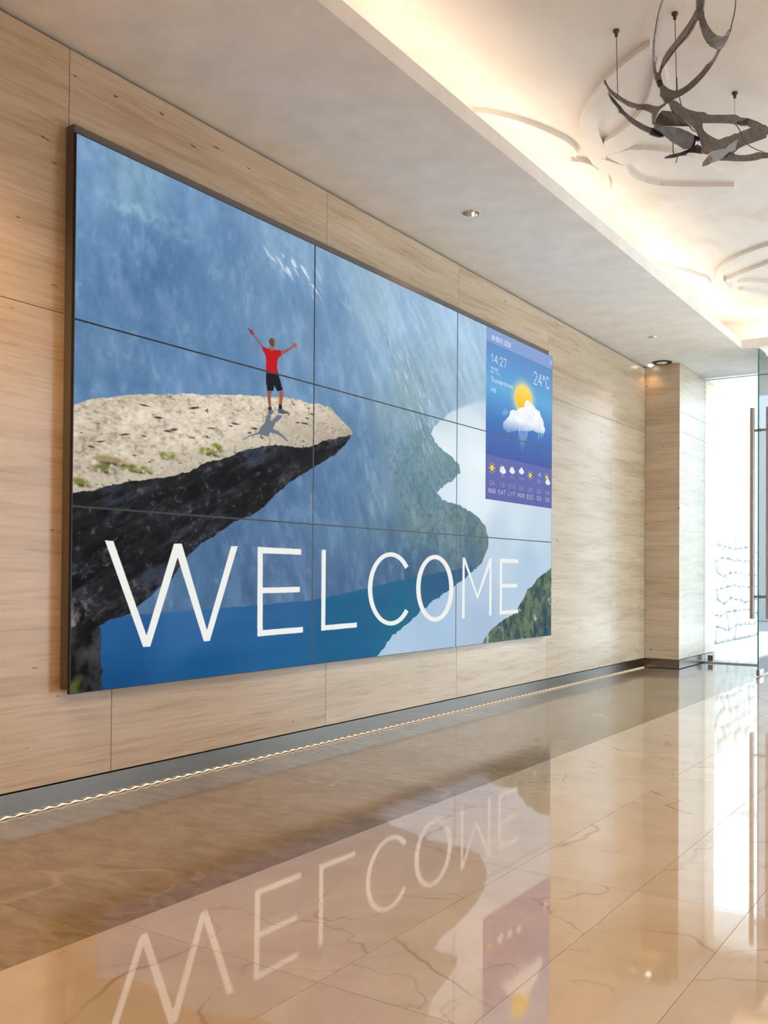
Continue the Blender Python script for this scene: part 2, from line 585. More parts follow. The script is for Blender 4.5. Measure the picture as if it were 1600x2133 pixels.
downlight(0.454, 2.285, 0.051, False, 'round chrome downlight in the white ceiling above the middle of the screen', 45)
downlight(0.422, 5.473, 0.045, False, 'small round downlight in the white ceiling near the entrance', 6)
downlight(0.075, 6.470, 0.032, True, 'tiny lit spotlight in the ceiling corner beside the pier', 1.0)

for ly, pw in ((-0.90, 105), (-3.2, 70)):        # the next two lamps of the wall row, out of view
    l = bpy.data.lights.new('wall_row_lamp', 'SPOT')
    l.energy = pw
    l.color = WARM
    l.spot_size = math.radians(120)
    l.spot_blend = 0.8
    l.shadow_soft_size = 0.03
    o = bpy.data.objects.new('wall_row_lamp', l)
    COL.objects.link(o)
    o.location = (0.454, ly, ZC - 0.006)
for lx, ly in ((3.7, -2.9), (3.7, -0.9), (3.7, 1.1), (3.7, 3.1), (3.7, 5.1), (5.2, 0.1), (5.2, 3.1), (5.2, 6.0)):  # unseen fill lights without fixtures, added to brighten the lobby
    zc = ZU if lx < COVE_X1 else ZC
    l = bpy.data.lights.new('fill_light', 'SPOT')
    l.energy = 260 if ly > 4 else 70 if ly > 2 else 62
    l.color = (0.80, 0.91, 1.0) if ly > 4 else (0.98, 0.94, 0.90) if ly > 2 else (1.0, 0.60, 0.30)
    l.spot_size = math.radians(150)
    l.spot_blend = 0.6
    l.shadow_soft_size = 0.09
    o = bpy.data.objects.new('fill_light', l)
    COL.objects.link(o)
    o.location = (lx, ly, zc - 0.03)

e = empty('ceiling_vent', (0.19, 6.44, ZC))
tag(e, 'round dark ceiling vent beside the lit spotlight above the pier', 'vent')
bm = bmesh.new()
lathe(bm, [(0.092, ZC), (0.090, ZC - 0.007), (0.056, ZC - 0.007), (0.050, ZC)], 0.19, 6.44)
obj('outer_ring', bm, MAT['black'], e, True)
bm = bmesh.new()
lathe(bm, [(0.050, ZC - 0.0010), (0.044, ZC - 0.009), (0.001, ZC - 0.010)], 0.19, 6.44)
obj('disc', bm, MAT['paint'], e, True)

# ------------------------------------------------------------------ plaster relief on the raised ceiling
DATA = {"relief":{"near":[[[1.643,1.657],[1.567,1.698],[1.498,1.746],[1.439,1.79],[1.379,1.841],[1.317,1.904],[1.264,1.961],[1.203,2.039],[1.15,2.121],
    [1.099,2.222],[1.067,2.309],[1.039,2.41],[1.016,2.547],[0.996,2.702],[0.976,2.857],[0.957,2.974],[0.958,3.041],[0.99,2.946],[1.031,2.799],
    [1.067,2.673],[1.11,2.558],[1.141,2.456],[1.153,2.364],[1.179,2.261],[1.228,2.154],[1.289,2.049],[1.355,1.955],[1.426,1.871],[1.495,1.802],
    [1.576,1.735],[1.637,1.689]],[[1.153,2.417],[1.216,2.386],[1.286,2.342],[1.364,2.271],[1.428,2.195],[1.484,2.108],[1.536,2.004],[1.58,1.896],
    [1.626,1.805],[1.638,1.86],[1.614,1.992],[1.567,2.145],[1.509,2.276],[1.439,2.379],[1.356,2.463],[1.264,2.534],[1.178,2.574],[1.102,2.581]],
    [[1.102,2.581],[1.18,2.568],[1.232,2.568],[1.295,2.608],[1.363,2.672],[1.428,2.748],[1.485,2.855],[1.526,2.982],[1.556,3.112],[1.544,3.158],
    [1.512,3.062],[1.468,2.959],[1.416,2.875],[1.337,2.795],[1.263,2.741],[1.21,2.721],[1.167,2.737],[1.141,2.735]],[[1.072,2.59],[1.141,2.735],
    [1.167,2.737],[1.137,2.792],[1.127,2.868],[1.138,2.945],[1.168,3.028],[1.224,3.112],[1.323,3.191],[1.46,3.279],[1.575,3.352],[1.563,3.41],
    [1.438,3.364],[1.294,3.289],[1.177,3.214],[1.098,3.113],[1.05,3.008],[1.039,2.882],[1.027,2.781]],[[0.744,1.767],[0.79,1.802],[0.834,1.866],
    [0.883,1.95],[0.926,2.05],[0.964,2.167],[0.993,2.281],[1.002,2.373],[0.992,2.462],[0.967,2.502],[0.947,2.454],[0.932,2.362],[0.912,2.255],
    [0.876,2.13],[0.842,2.008],[0.8,1.908],[0.74,1.846]],[[0.927,2.533],[0.968,2.566],[0.995,2.62],[1.008,2.672],[1.007,2.724],[0.97,2.7],[0.94,2.636],
    [0.91,2.573]]],"far":[[[0.784,4.528],[0.816,4.567],[0.855,4.66],[0.908,4.783],[0.942,4.886],[0.97,4.976],[0.975,5.063],[0.965,5.153],[0.95,5.188],
    [0.947,5.11],[0.937,5.018],[0.914,4.93],[0.882,4.838],[0.846,4.724],[0.809,4.622],[0.774,4.56]],[[1.548,4.481],[1.468,4.515],[1.387,4.56],
    [1.303,4.614],[1.23,4.677],[1.169,4.742],[1.113,4.823],[1.069,4.915],[1.034,5.016],[1.019,5.091],[1.008,5.192],[1.002,5.321],[1.001,5.433],
    [0.976,5.557],[1.015,5.511],[1.058,5.378],[1.068,5.229],[1.071,5.124],[1.088,5.029],[1.116,4.945],[1.153,4.868],[1.212,4.789],[1.279,4.718],
    [1.368,4.645],[1.449,4.599],[1.533,4.556]],[[1.089,5.114],[1.141,5.084],[1.216,5.028],[1.293,4.977],[1.379,4.924],[1.471,4.858],[1.45,4.959],
    [1.359,5.018],[1.269,5.082],[1.19,5.136],[1.13,5.171],[1.082,5.195]],[[1.146,5.235],[1.182,5.215],[1.233,5.243],[1.297,5.305],[1.368,5.364],
    [1.356,5.421],[1.284,5.366],[1.218,5.313],[1.167,5.281]],[[1.105,5.419],[1.137,5.432],[1.193,5.542],[1.229,5.623],[1.294,5.722],[1.279,5.796],
    [1.213,5.695],[1.175,5.624],[1.12,5.508],[1.096,5.47]]]},"ribs":{"ring_strand":[[[1.934,0.912,2.819,0.0058],[1.909,0.962,2.816,0.0089],
    [1.879,1.02,2.811,0.0091],[1.85,1.084,2.804,0.0082],[1.822,1.15,2.794,0.0084],[1.804,1.204,2.786,0.0085],[1.792,1.245,2.779,0.0086]],
    [[1.985,1.096,2.798,0.006],[1.962,1.129,2.794,0.0082],[1.933,1.161,2.788,0.0103],[1.897,1.194,2.782,0.0084],[1.863,1.226,2.775,0.0085],
    [1.83,1.258,2.767,0.0086],[1.814,1.275,2.762,0.0065]],[[2.068,1.242,2.804,0.0103],[2.088,1.192,2.81,0.0081],[2.106,1.146,2.814,0.008],
    [2.12,1.102,2.818,0.0079],[2.134,1.045,2.82,0.0078]],[[2.045,0.997,2.826,0.0058],[2.03,1.041,2.823,0.0079],[2.016,1.081,2.821,0.008],
    [2.009,1.106,2.819,0.006]]]},"sheets":[["horn",[[1.509,1.479,2.887],[1.51,1.486,2.895],[1.512,1.49,2.892],[1.516,1.492,2.88],[1.521,1.499,2.869],
    [1.529,1.515,2.859],[1.537,1.532,2.852],[1.543,1.548,2.852],[1.552,1.573,2.846],[1.564,1.606,2.843],[1.575,1.641,2.846],[1.585,1.673,2.851],
    [1.591,1.695,2.858],[1.602,1.733,2.872],[1.61,1.757,2.877],[1.621,1.783,2.879],[1.629,1.802,2.883],[1.634,1.822,2.894],[1.64,1.842,2.908],
    [1.644,1.857,2.918],[1.65,1.87,2.92],[1.645,1.847,2.899],[1.639,1.822,2.88],[1.634,1.799,2.858],[1.632,1.777,2.83],[1.631,1.758,2.804],
    [1.632,1.744,2.78],[1.629,1.734,2.777],[1.625,1.742,2.805],[1.621,1.752,2.833],[1.613,1.735,2.836],[1.604,1.713,2.836],[1.598,1.695,2.832],
    [1.59,1.664,2.819],[1.586,1.652,2.818],[1.583,1.649,2.827],[1.579,1.63,2.818],[1.57,1.602,2.816],[1.558,1.57,2.821],[1.547,1.542,2.825],
    [1.537,1.518,2.834],[1.526,1.492,2.842],[1.522,1.489,2.854],[1.517,1.483,2.866],[1.512,1.477,2.874]]],["horn",[[1.511,1.523,2.856],
    [1.514,1.527,2.853],[1.519,1.538,2.847],[1.527,1.554,2.838],[1.535,1.569,2.824],[1.542,1.583,2.817],[1.55,1.598,2.802],[1.565,1.63,2.789],
    [1.579,1.664,2.781],[1.592,1.7,2.778],[1.606,1.735,2.775],[1.618,1.764,2.777],[1.617,1.752,2.762],[1.617,1.739,2.744],[1.605,1.71,2.744],
    [1.593,1.678,2.746],[1.579,1.643,2.752],[1.566,1.613,2.761],[1.555,1.591,2.776],[1.549,1.576,2.78],[1.544,1.562,2.782],[1.542,1.564,2.793],
    [1.536,1.555,2.804],[1.527,1.539,2.816],[1.52,1.528,2.829],[1.515,1.523,2.842]]],["fold_shade",[[1.615,1.766,2.779],[1.622,1.786,2.783],
    [1.643,1.824,2.77],[1.65,1.832,2.76],[1.641,1.803,2.748],[1.628,1.775,2.746],[1.615,1.743,2.746]]],["blue_web",[[1.627,1.767,2.793],
    [1.634,1.783,2.792],[1.65,1.824,2.8],[1.673,1.874,2.811],[1.687,1.903,2.815],[1.696,1.921,2.815],[1.717,1.956,2.81],[1.729,1.976,2.805],
    [1.734,1.98,2.795],[1.736,1.972,2.774],[1.734,1.955,2.751],[1.733,1.94,2.731],[1.728,1.926,2.722],[1.717,1.899,2.711],[1.707,1.884,2.717],
    [1.696,1.866,2.723],[1.684,1.845,2.727],[1.672,1.828,2.737],[1.658,1.806,2.748],[1.652,1.798,2.756],[1.643,1.782,2.76],[1.629,1.755,2.767]]],
    ["fold_shade",[[1.719,2.002,2.816],[1.729,2.021,2.816],[1.74,2.041,2.813],[1.742,2.034,2.794],[1.732,2.015,2.794],[1.733,1.999,2.766],
    [1.732,1.987,2.749],[1.726,1.969,2.736],[1.72,1.956,2.734],[1.723,1.98,2.763]]],["web",[[1.608,1.884,2.889],[1.614,1.912,2.914],[1.639,1.968,2.926],
    [1.661,2.003,2.915],[1.669,2.012,2.905],[1.685,2.033,2.892],[1.701,2.057,2.88],[1.71,2.071,2.877],[1.696,2.044,2.875],[1.674,1.996,2.861],
    [1.66,1.965,2.853],[1.629,1.893,2.833],[1.611,1.849,2.823],[1.604,1.836,2.826],[1.605,1.855,2.855]]],["web",[[1.65,1.872,2.926],[1.665,1.913,2.947],
    [1.676,1.931,2.942],[1.688,1.948,2.932],[1.698,1.962,2.924],[1.712,1.987,2.921],[1.732,2.026,2.924],[1.749,2.066,2.934],[1.757,2.082,2.935],
    [1.762,2.09,2.93],[1.773,2.119,2.937],[1.793,2.172,2.953],[1.814,2.233,2.973],[1.832,2.287,2.991],[1.839,2.306,2.993],[1.847,2.323,2.989],
    [1.856,2.348,2.994],[1.871,2.388,3.004],[1.884,2.418,3.005],[1.896,2.448,3.007],[1.906,2.469,3.005],[1.914,2.481,3.0],[1.924,2.503,3.003],
    [1.931,2.514,2.995],[1.95,2.54,2.974],[1.97,2.563,2.947],[1.974,2.543,2.894],[1.952,2.518,2.924],[1.941,2.513,2.956],[1.931,2.492,2.954],
    [1.931,2.481,2.933],[1.917,2.442,2.912],[1.906,2.406,2.894],[1.896,2.375,2.878],[1.881,2.326,2.854],[1.869,2.284,2.832],[1.86,2.25,2.812],
    [1.854,2.224,2.792],[1.85,2.203,2.776],[1.84,2.175,2.771],[1.83,2.15,2.772],[1.813,2.095,2.749],[1.795,2.039,2.727],[1.782,2.001,2.712],
    [1.77,1.977,2.713],[1.767,1.978,2.725],[1.768,1.994,2.748],[1.761,1.991,2.767],[1.756,1.992,2.786],[1.749,1.991,2.806],[1.74,1.983,2.824],
    [1.727,1.967,2.838],[1.714,1.948,2.848],[1.701,1.929,2.859],[1.696,1.922,2.862],[1.686,1.908,2.869],[1.673,1.889,2.879],[1.665,1.883,2.893],
    [1.656,1.879,2.915],[1.651,1.872,2.92]],[[1.754,2.039,2.871],[1.77,2.079,2.884],[1.798,2.155,2.907],[1.822,2.227,2.928],[1.834,2.259,2.935],
    [1.847,2.296,2.944],[1.861,2.337,2.954],[1.874,2.373,2.961],[1.883,2.39,2.957],[1.87,2.348,2.935],[1.858,2.307,2.914],[1.85,2.273,2.893],
    [1.841,2.247,2.884],[1.832,2.209,2.86],[1.821,2.174,2.846],[1.811,2.138,2.826],[1.805,2.117,2.815],[1.795,2.093,2.815],[1.783,2.067,2.818],
    [1.771,2.047,2.825],[1.761,2.033,2.836],[1.757,2.031,2.849]]],["fold_shade",[[1.846,2.291,2.956],[1.858,2.328,2.97],[1.864,2.353,2.986],
    [1.873,2.38,3.0],[1.872,2.356,2.959],[1.86,2.32,2.948],[1.849,2.291,2.945]]],["pale_blade",[[1.786,1.994,2.708],[1.796,2.034,2.734],
    [1.814,2.09,2.758],[1.83,2.141,2.779],[1.835,2.167,2.802],[1.85,2.231,2.844],[1.856,2.257,2.863],[1.855,2.241,2.839],[1.854,2.224,2.816],
    [1.855,2.211,2.791],[1.84,2.157,2.766],[1.827,2.096,2.719],[1.813,2.043,2.688],[1.803,2.009,2.671],[1.796,1.984,2.656],[1.783,1.945,2.637],
    [1.799,1.997,2.665],[1.803,2.028,2.702],[1.792,2.009,2.708]]],["blade_tip",[[1.795,1.999,2.703],[1.805,2.018,2.699],[1.805,2.012,2.688],
    [1.802,1.987,2.661],[1.786,1.935,2.633],[1.784,1.945,2.654],[1.789,1.967,2.676]]],["web",[[1.823,2.217,2.796],[1.838,2.254,2.798],[1.841,2.26,2.793],
    [1.857,2.304,2.802],[1.874,2.356,2.819],[1.888,2.4,2.837],[1.902,2.444,2.858],[1.918,2.482,2.866],[1.931,2.513,2.874],[1.955,2.574,2.903],
    [1.958,2.564,2.873],[1.934,2.502,2.843],[1.916,2.458,2.829],[1.903,2.419,2.81],[1.881,2.355,2.787],[1.86,2.292,2.768],[1.839,2.229,2.751],
    [1.822,2.181,2.74],[1.805,2.129,2.725],[1.813,2.17,2.759]]],["horn",[[1.653,1.823,2.664],[1.666,1.865,2.688],[1.689,1.925,2.713],[1.706,1.97,2.738],
    [1.719,2.008,2.761],[1.73,2.042,2.784],[1.743,2.068,2.781],[1.753,2.066,2.744],[1.729,2.013,2.735],[1.711,1.973,2.726],[1.705,1.951,2.707],
    [1.691,1.918,2.695],[1.675,1.874,2.674],[1.655,1.824,2.658]]],["ring_bowl",[[1.788,1.247,2.789],[1.794,1.251,2.789],[1.784,1.29,2.782],
    [1.778,1.321,2.776],[1.783,1.328,2.775],[1.793,1.315,2.778],[1.804,1.293,2.782],[1.813,1.295,2.782],[1.799,1.318,2.777],[1.788,1.341,2.773],
    [1.783,1.366,2.767],[1.781,1.389,2.762],[1.783,1.406,2.759],[1.794,1.43,2.753],[1.806,1.443,2.75],[1.825,1.446,2.749],[1.847,1.44,2.751],
    [1.868,1.429,2.753],[1.887,1.415,2.756],[1.909,1.399,2.759],[1.931,1.382,2.763],[1.954,1.359,2.769],[1.959,1.352,2.77],[1.966,1.35,2.771],
    [1.984,1.338,2.775],[2.0,1.32,2.78],[2.013,1.297,2.784],[2.022,1.304,2.785],[2.004,1.332,2.779],[1.986,1.356,2.773],[1.963,1.381,2.766],
    [1.933,1.412,2.758],[1.901,1.439,2.751],[1.866,1.463,2.745],[1.831,1.48,2.741],[1.797,1.489,2.739],[1.773,1.497,2.736],[1.758,1.502,2.734],
    [1.757,1.483,2.739],[1.756,1.461,2.744],[1.752,1.449,2.747],[1.759,1.433,2.751],[1.766,1.404,2.758],[1.761,1.382,2.762],[1.765,1.343,2.77],
    [1.774,1.299,2.779]]],["fold_shade",[[1.769,1.367,2.762],[1.778,1.366,2.762],[1.783,1.373,2.761],[1.778,1.392,2.757],[1.771,1.396,2.756],
    [1.766,1.388,2.757]]],["ring_web",[[2.021,1.057,2.807],[2.024,1.067,2.806],[2.017,1.104,2.803],[2.016,1.144,2.799],[2.019,1.187,2.796],
    [2.027,1.218,2.794],[2.04,1.239,2.794],[2.054,1.239,2.797],[2.072,1.219,2.802],[2.079,1.219,2.803],[2.063,1.255,2.798],[2.044,1.285,2.791],
    [2.026,1.305,2.786],[2.015,1.3,2.784],[2.009,1.289,2.784],[1.998,1.268,2.785],[1.991,1.239,2.788],[1.989,1.205,2.792],[1.991,1.166,2.797],
    [1.993,1.139,2.8],[1.998,1.113,2.802],[2.005,1.105,2.803]]],["ring_stem",[[2.03,0.959,2.806],[2.051,0.97,2.805],[2.037,1.018,2.802],
    [2.026,1.041,2.801],[2.013,1.082,2.798],[2.003,1.104,2.796],[1.998,1.092,2.798],[1.999,1.071,2.8],[2.006,1.043,2.802]]],
    ["tan_strap",[[1.996,1.068,2.82],[1.995,1.088,2.818],[1.989,1.121,2.815],[1.96,1.166,2.811],[1.933,1.202,2.808],[1.905,1.226,2.806],
    [1.873,1.252,2.803],[1.838,1.285,2.799],[1.806,1.317,2.792],[1.798,1.313,2.793],[1.813,1.285,2.799],[1.842,1.247,2.805],[1.881,1.209,2.81],
    [1.923,1.163,2.814],[1.958,1.123,2.817],[1.983,1.09,2.819]]]],"cables":[[[1.548,1.512,3.1],[1.542,1.548,2.842]],[[1.786,1.521,3.1],
    [1.79,1.534,2.785]],[[1.829,2.303,3.1],[1.833,2.288,2.981]]],"wires":[[[1.662,1.969,3.015],[1.673,1.969,2.975],[1.686,1.963,2.92],
    [1.694,1.955,2.876]],[[1.621,2.034,3.207],[1.628,2.024,3.163],[1.638,2.028,3.133],[1.644,2.023,3.103],[1.653,1.999,3.03]],[[1.844,2.243,2.926],
    [1.855,2.258,2.912],[1.868,2.267,2.881],[1.876,2.269,2.853],[1.89,2.29,2.838],[1.916,2.337,2.827],[1.944,2.393,2.826]],[[1.705,2.007,2.858],
    [1.717,2.025,2.842],[1.726,2.045,2.844]],[[1.682,1.849,2.73],[1.686,1.831,2.691],[1.691,1.828,2.668]],[[1.701,1.851,2.668],[1.701,1.837,2.649],
    [1.7,1.824,2.629]]],"view":[-0.553,0.833,0.014]}


def relief(shapes, label):
    c0 = Vector((sum(q[0] for q in shapes[0]) / len(shapes[0]), sum(q[1] for q in shapes[0]) / len(shapes[0]), ZU))
    e = empty('ceiling_relief', c0)
    tag(e, label, 'ornament', 'plaster reliefs on the raised ceiling')
    for i, s in enumerate(shapes):
        bm = bmesh.new()
        lo = [bm.verts.new((x, y, ZU - 0.023 - 0.0010 * i)) for x, y in s]
        hi = [bm.verts.new((x, y, ZU)) for x, y in s]
        bm.faces.new(lo)
        for k in range(len(s)):
            bm.faces.new((lo[k], lo[(k + 1) % len(s)], hi[(k + 1) % len(s)], hi[k]))
        bmesh.ops.triangulate(bm, faces=[f for f in bm.faces if len(f.verts) > 4])
        obj('ribbon', bm, MAT['plaster'], e)
    return e


relief(DATA['relief']['near'], 'branching plaster relief on the ceiling directly behind the hanging sculpture')
relief(DATA['relief']['far'], 'looping plaster relief on the ceiling close to the entrance end of the cove')

# ------------------------------------------------------------------ hanging sculpture
sc0 = Vector((1.75, 1.75, 2.75))
sculpt = empty('hanging_sculpture', sc0)
tag(sculpt, 'antler-like bronze ribbon sculpture hanging on thin cables from the raised ceiling', 'sculpture')


def smooth_path(rows, sub=5):
    P = [np.array(r) for r in rows]
    out = []
    for i in range(len(P) - 1):
        p0, p1, p2, p3 = P[max(i - 1, 0)], P[i], P[i + 1], P[min(i + 2, len(P) - 1)]
        for k in range(sub):
            t = k / sub
            out.append(0.5 * ((2 * p1) + (p2 - p0) * t + (2 * p0 - 5 * p1 + 4 * p2 - p3) * t * t + (3 * p1 - p0 - 3 * p2 + p3) * t ** 3))
    out.append(P[-1])
    return out


SIGHT = Vector(DATA['view'])


def rib(bm, rows):
    """A flat, slightly domed strap of varying width; its broad side faces down and outwards."""
    path = smooth_path(rows)
    rings = []
    n = len(path)
    for i, r in enumerate(path):
        q = Vector(r[:3])
        w = max(float(r[3]) * 0.5, 0.002)
        t = (Vector(path[min(i + 1, n - 1)][:3]) - Vector(path[max(i - 1, 0)][:3])).normalized()
        s = t.cross(SIGHT).normalized()
        nn = s.cross(t).normalized()
        th = min(0.0055, 0.25 * w + 0.0015)
        sec = ((-1, -0.4), (-0.6, -1.0), (0.6, -1.6), (0.95, -1.2), (1, 0.0), (0.6, 0.5), (-0.6, 1.0), (-0.95, 0.6))
        rings.append([bm.verts.new(q + s * (a * w) + nn * (b * th)) for a, b in sec])
    for A, B in zip(rings, rings[1:]):
        for k in range(8):
            bm.faces.new((A[k], A[(k + 1) % 8], B[(k + 1) % 8], B[k]))
    bm.faces.new(rings[0])
    bm.faces.new(rings[-1][::-1])


SHEETMAT = {'fold_shade': 'shaded_bronze', 'blue_web': 'blue_bronze', 'pale_blade': 'blue_metal', 'blade_tip': 'pale_bronze', 'tan_strap': 'pale_bronze'}
SHEETLABEL = {'fold_shade': 'almost black sheet painting the shade inside a fold', 'blue_web': 'web tinted bluish grey for reflected daylight', 'pale_blade': 'blade coloured pale blue for its daylight sheen', 'blade_tip': 'paler tan tip', 'tan_strap': 'paler tan strap'}
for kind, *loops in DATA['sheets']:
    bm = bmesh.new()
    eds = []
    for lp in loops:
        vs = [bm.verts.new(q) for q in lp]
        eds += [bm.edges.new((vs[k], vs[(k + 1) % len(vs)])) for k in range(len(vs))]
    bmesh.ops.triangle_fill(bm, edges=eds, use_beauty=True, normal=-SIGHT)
    lift = SIGHT * (0.012 if kind != 'fold_shade' else 0.02) + Vector((0, 0, 0.004))
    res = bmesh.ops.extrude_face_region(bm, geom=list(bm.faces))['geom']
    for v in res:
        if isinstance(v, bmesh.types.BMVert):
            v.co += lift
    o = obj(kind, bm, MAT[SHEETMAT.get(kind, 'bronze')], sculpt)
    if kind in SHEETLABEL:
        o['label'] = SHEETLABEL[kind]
for kind, strips in DATA['ribs'].items():
    for rows in strips:
        bm = bmesh.new()
        rib(bm, rows)
        obj(kind, bm, MAT['bronze'], sculpt, True)
for i, (a, b) in enumerate(DATA['cables']):
    bm = bmesh.new()
    tube(bm, [a, b], 0.0016, 6)
    c = obj('suspension_cable', bm, MAT['pale_cable'] if i == 2 else MAT['cable'], sculpt)
    bm = bmesh.new()
    lathe(bm, [(0.001, ZU), (0.013, ZU - 0.0005), (0.013, ZU - 0.008), (0.007, ZU - 0.012), (0.007, ZU - 0.026), (0.001, ZU - 0.030)], a[0], a[1], 12)
    obj('ceiling_cup', bm, MAT['cable'], sculpt, True)
for w in DATA['wires']:
    bm = bmesh.new()
    tube(bm, [list(x) for x in smooth_path([q + [0] for q in w], 3)] and [x[:3] for x in smooth_path([list(q) + [0] for q in w], 3)], 0.0021, 6)
    obj('loose_wire', bm, MAT['cable'], sculpt, True)

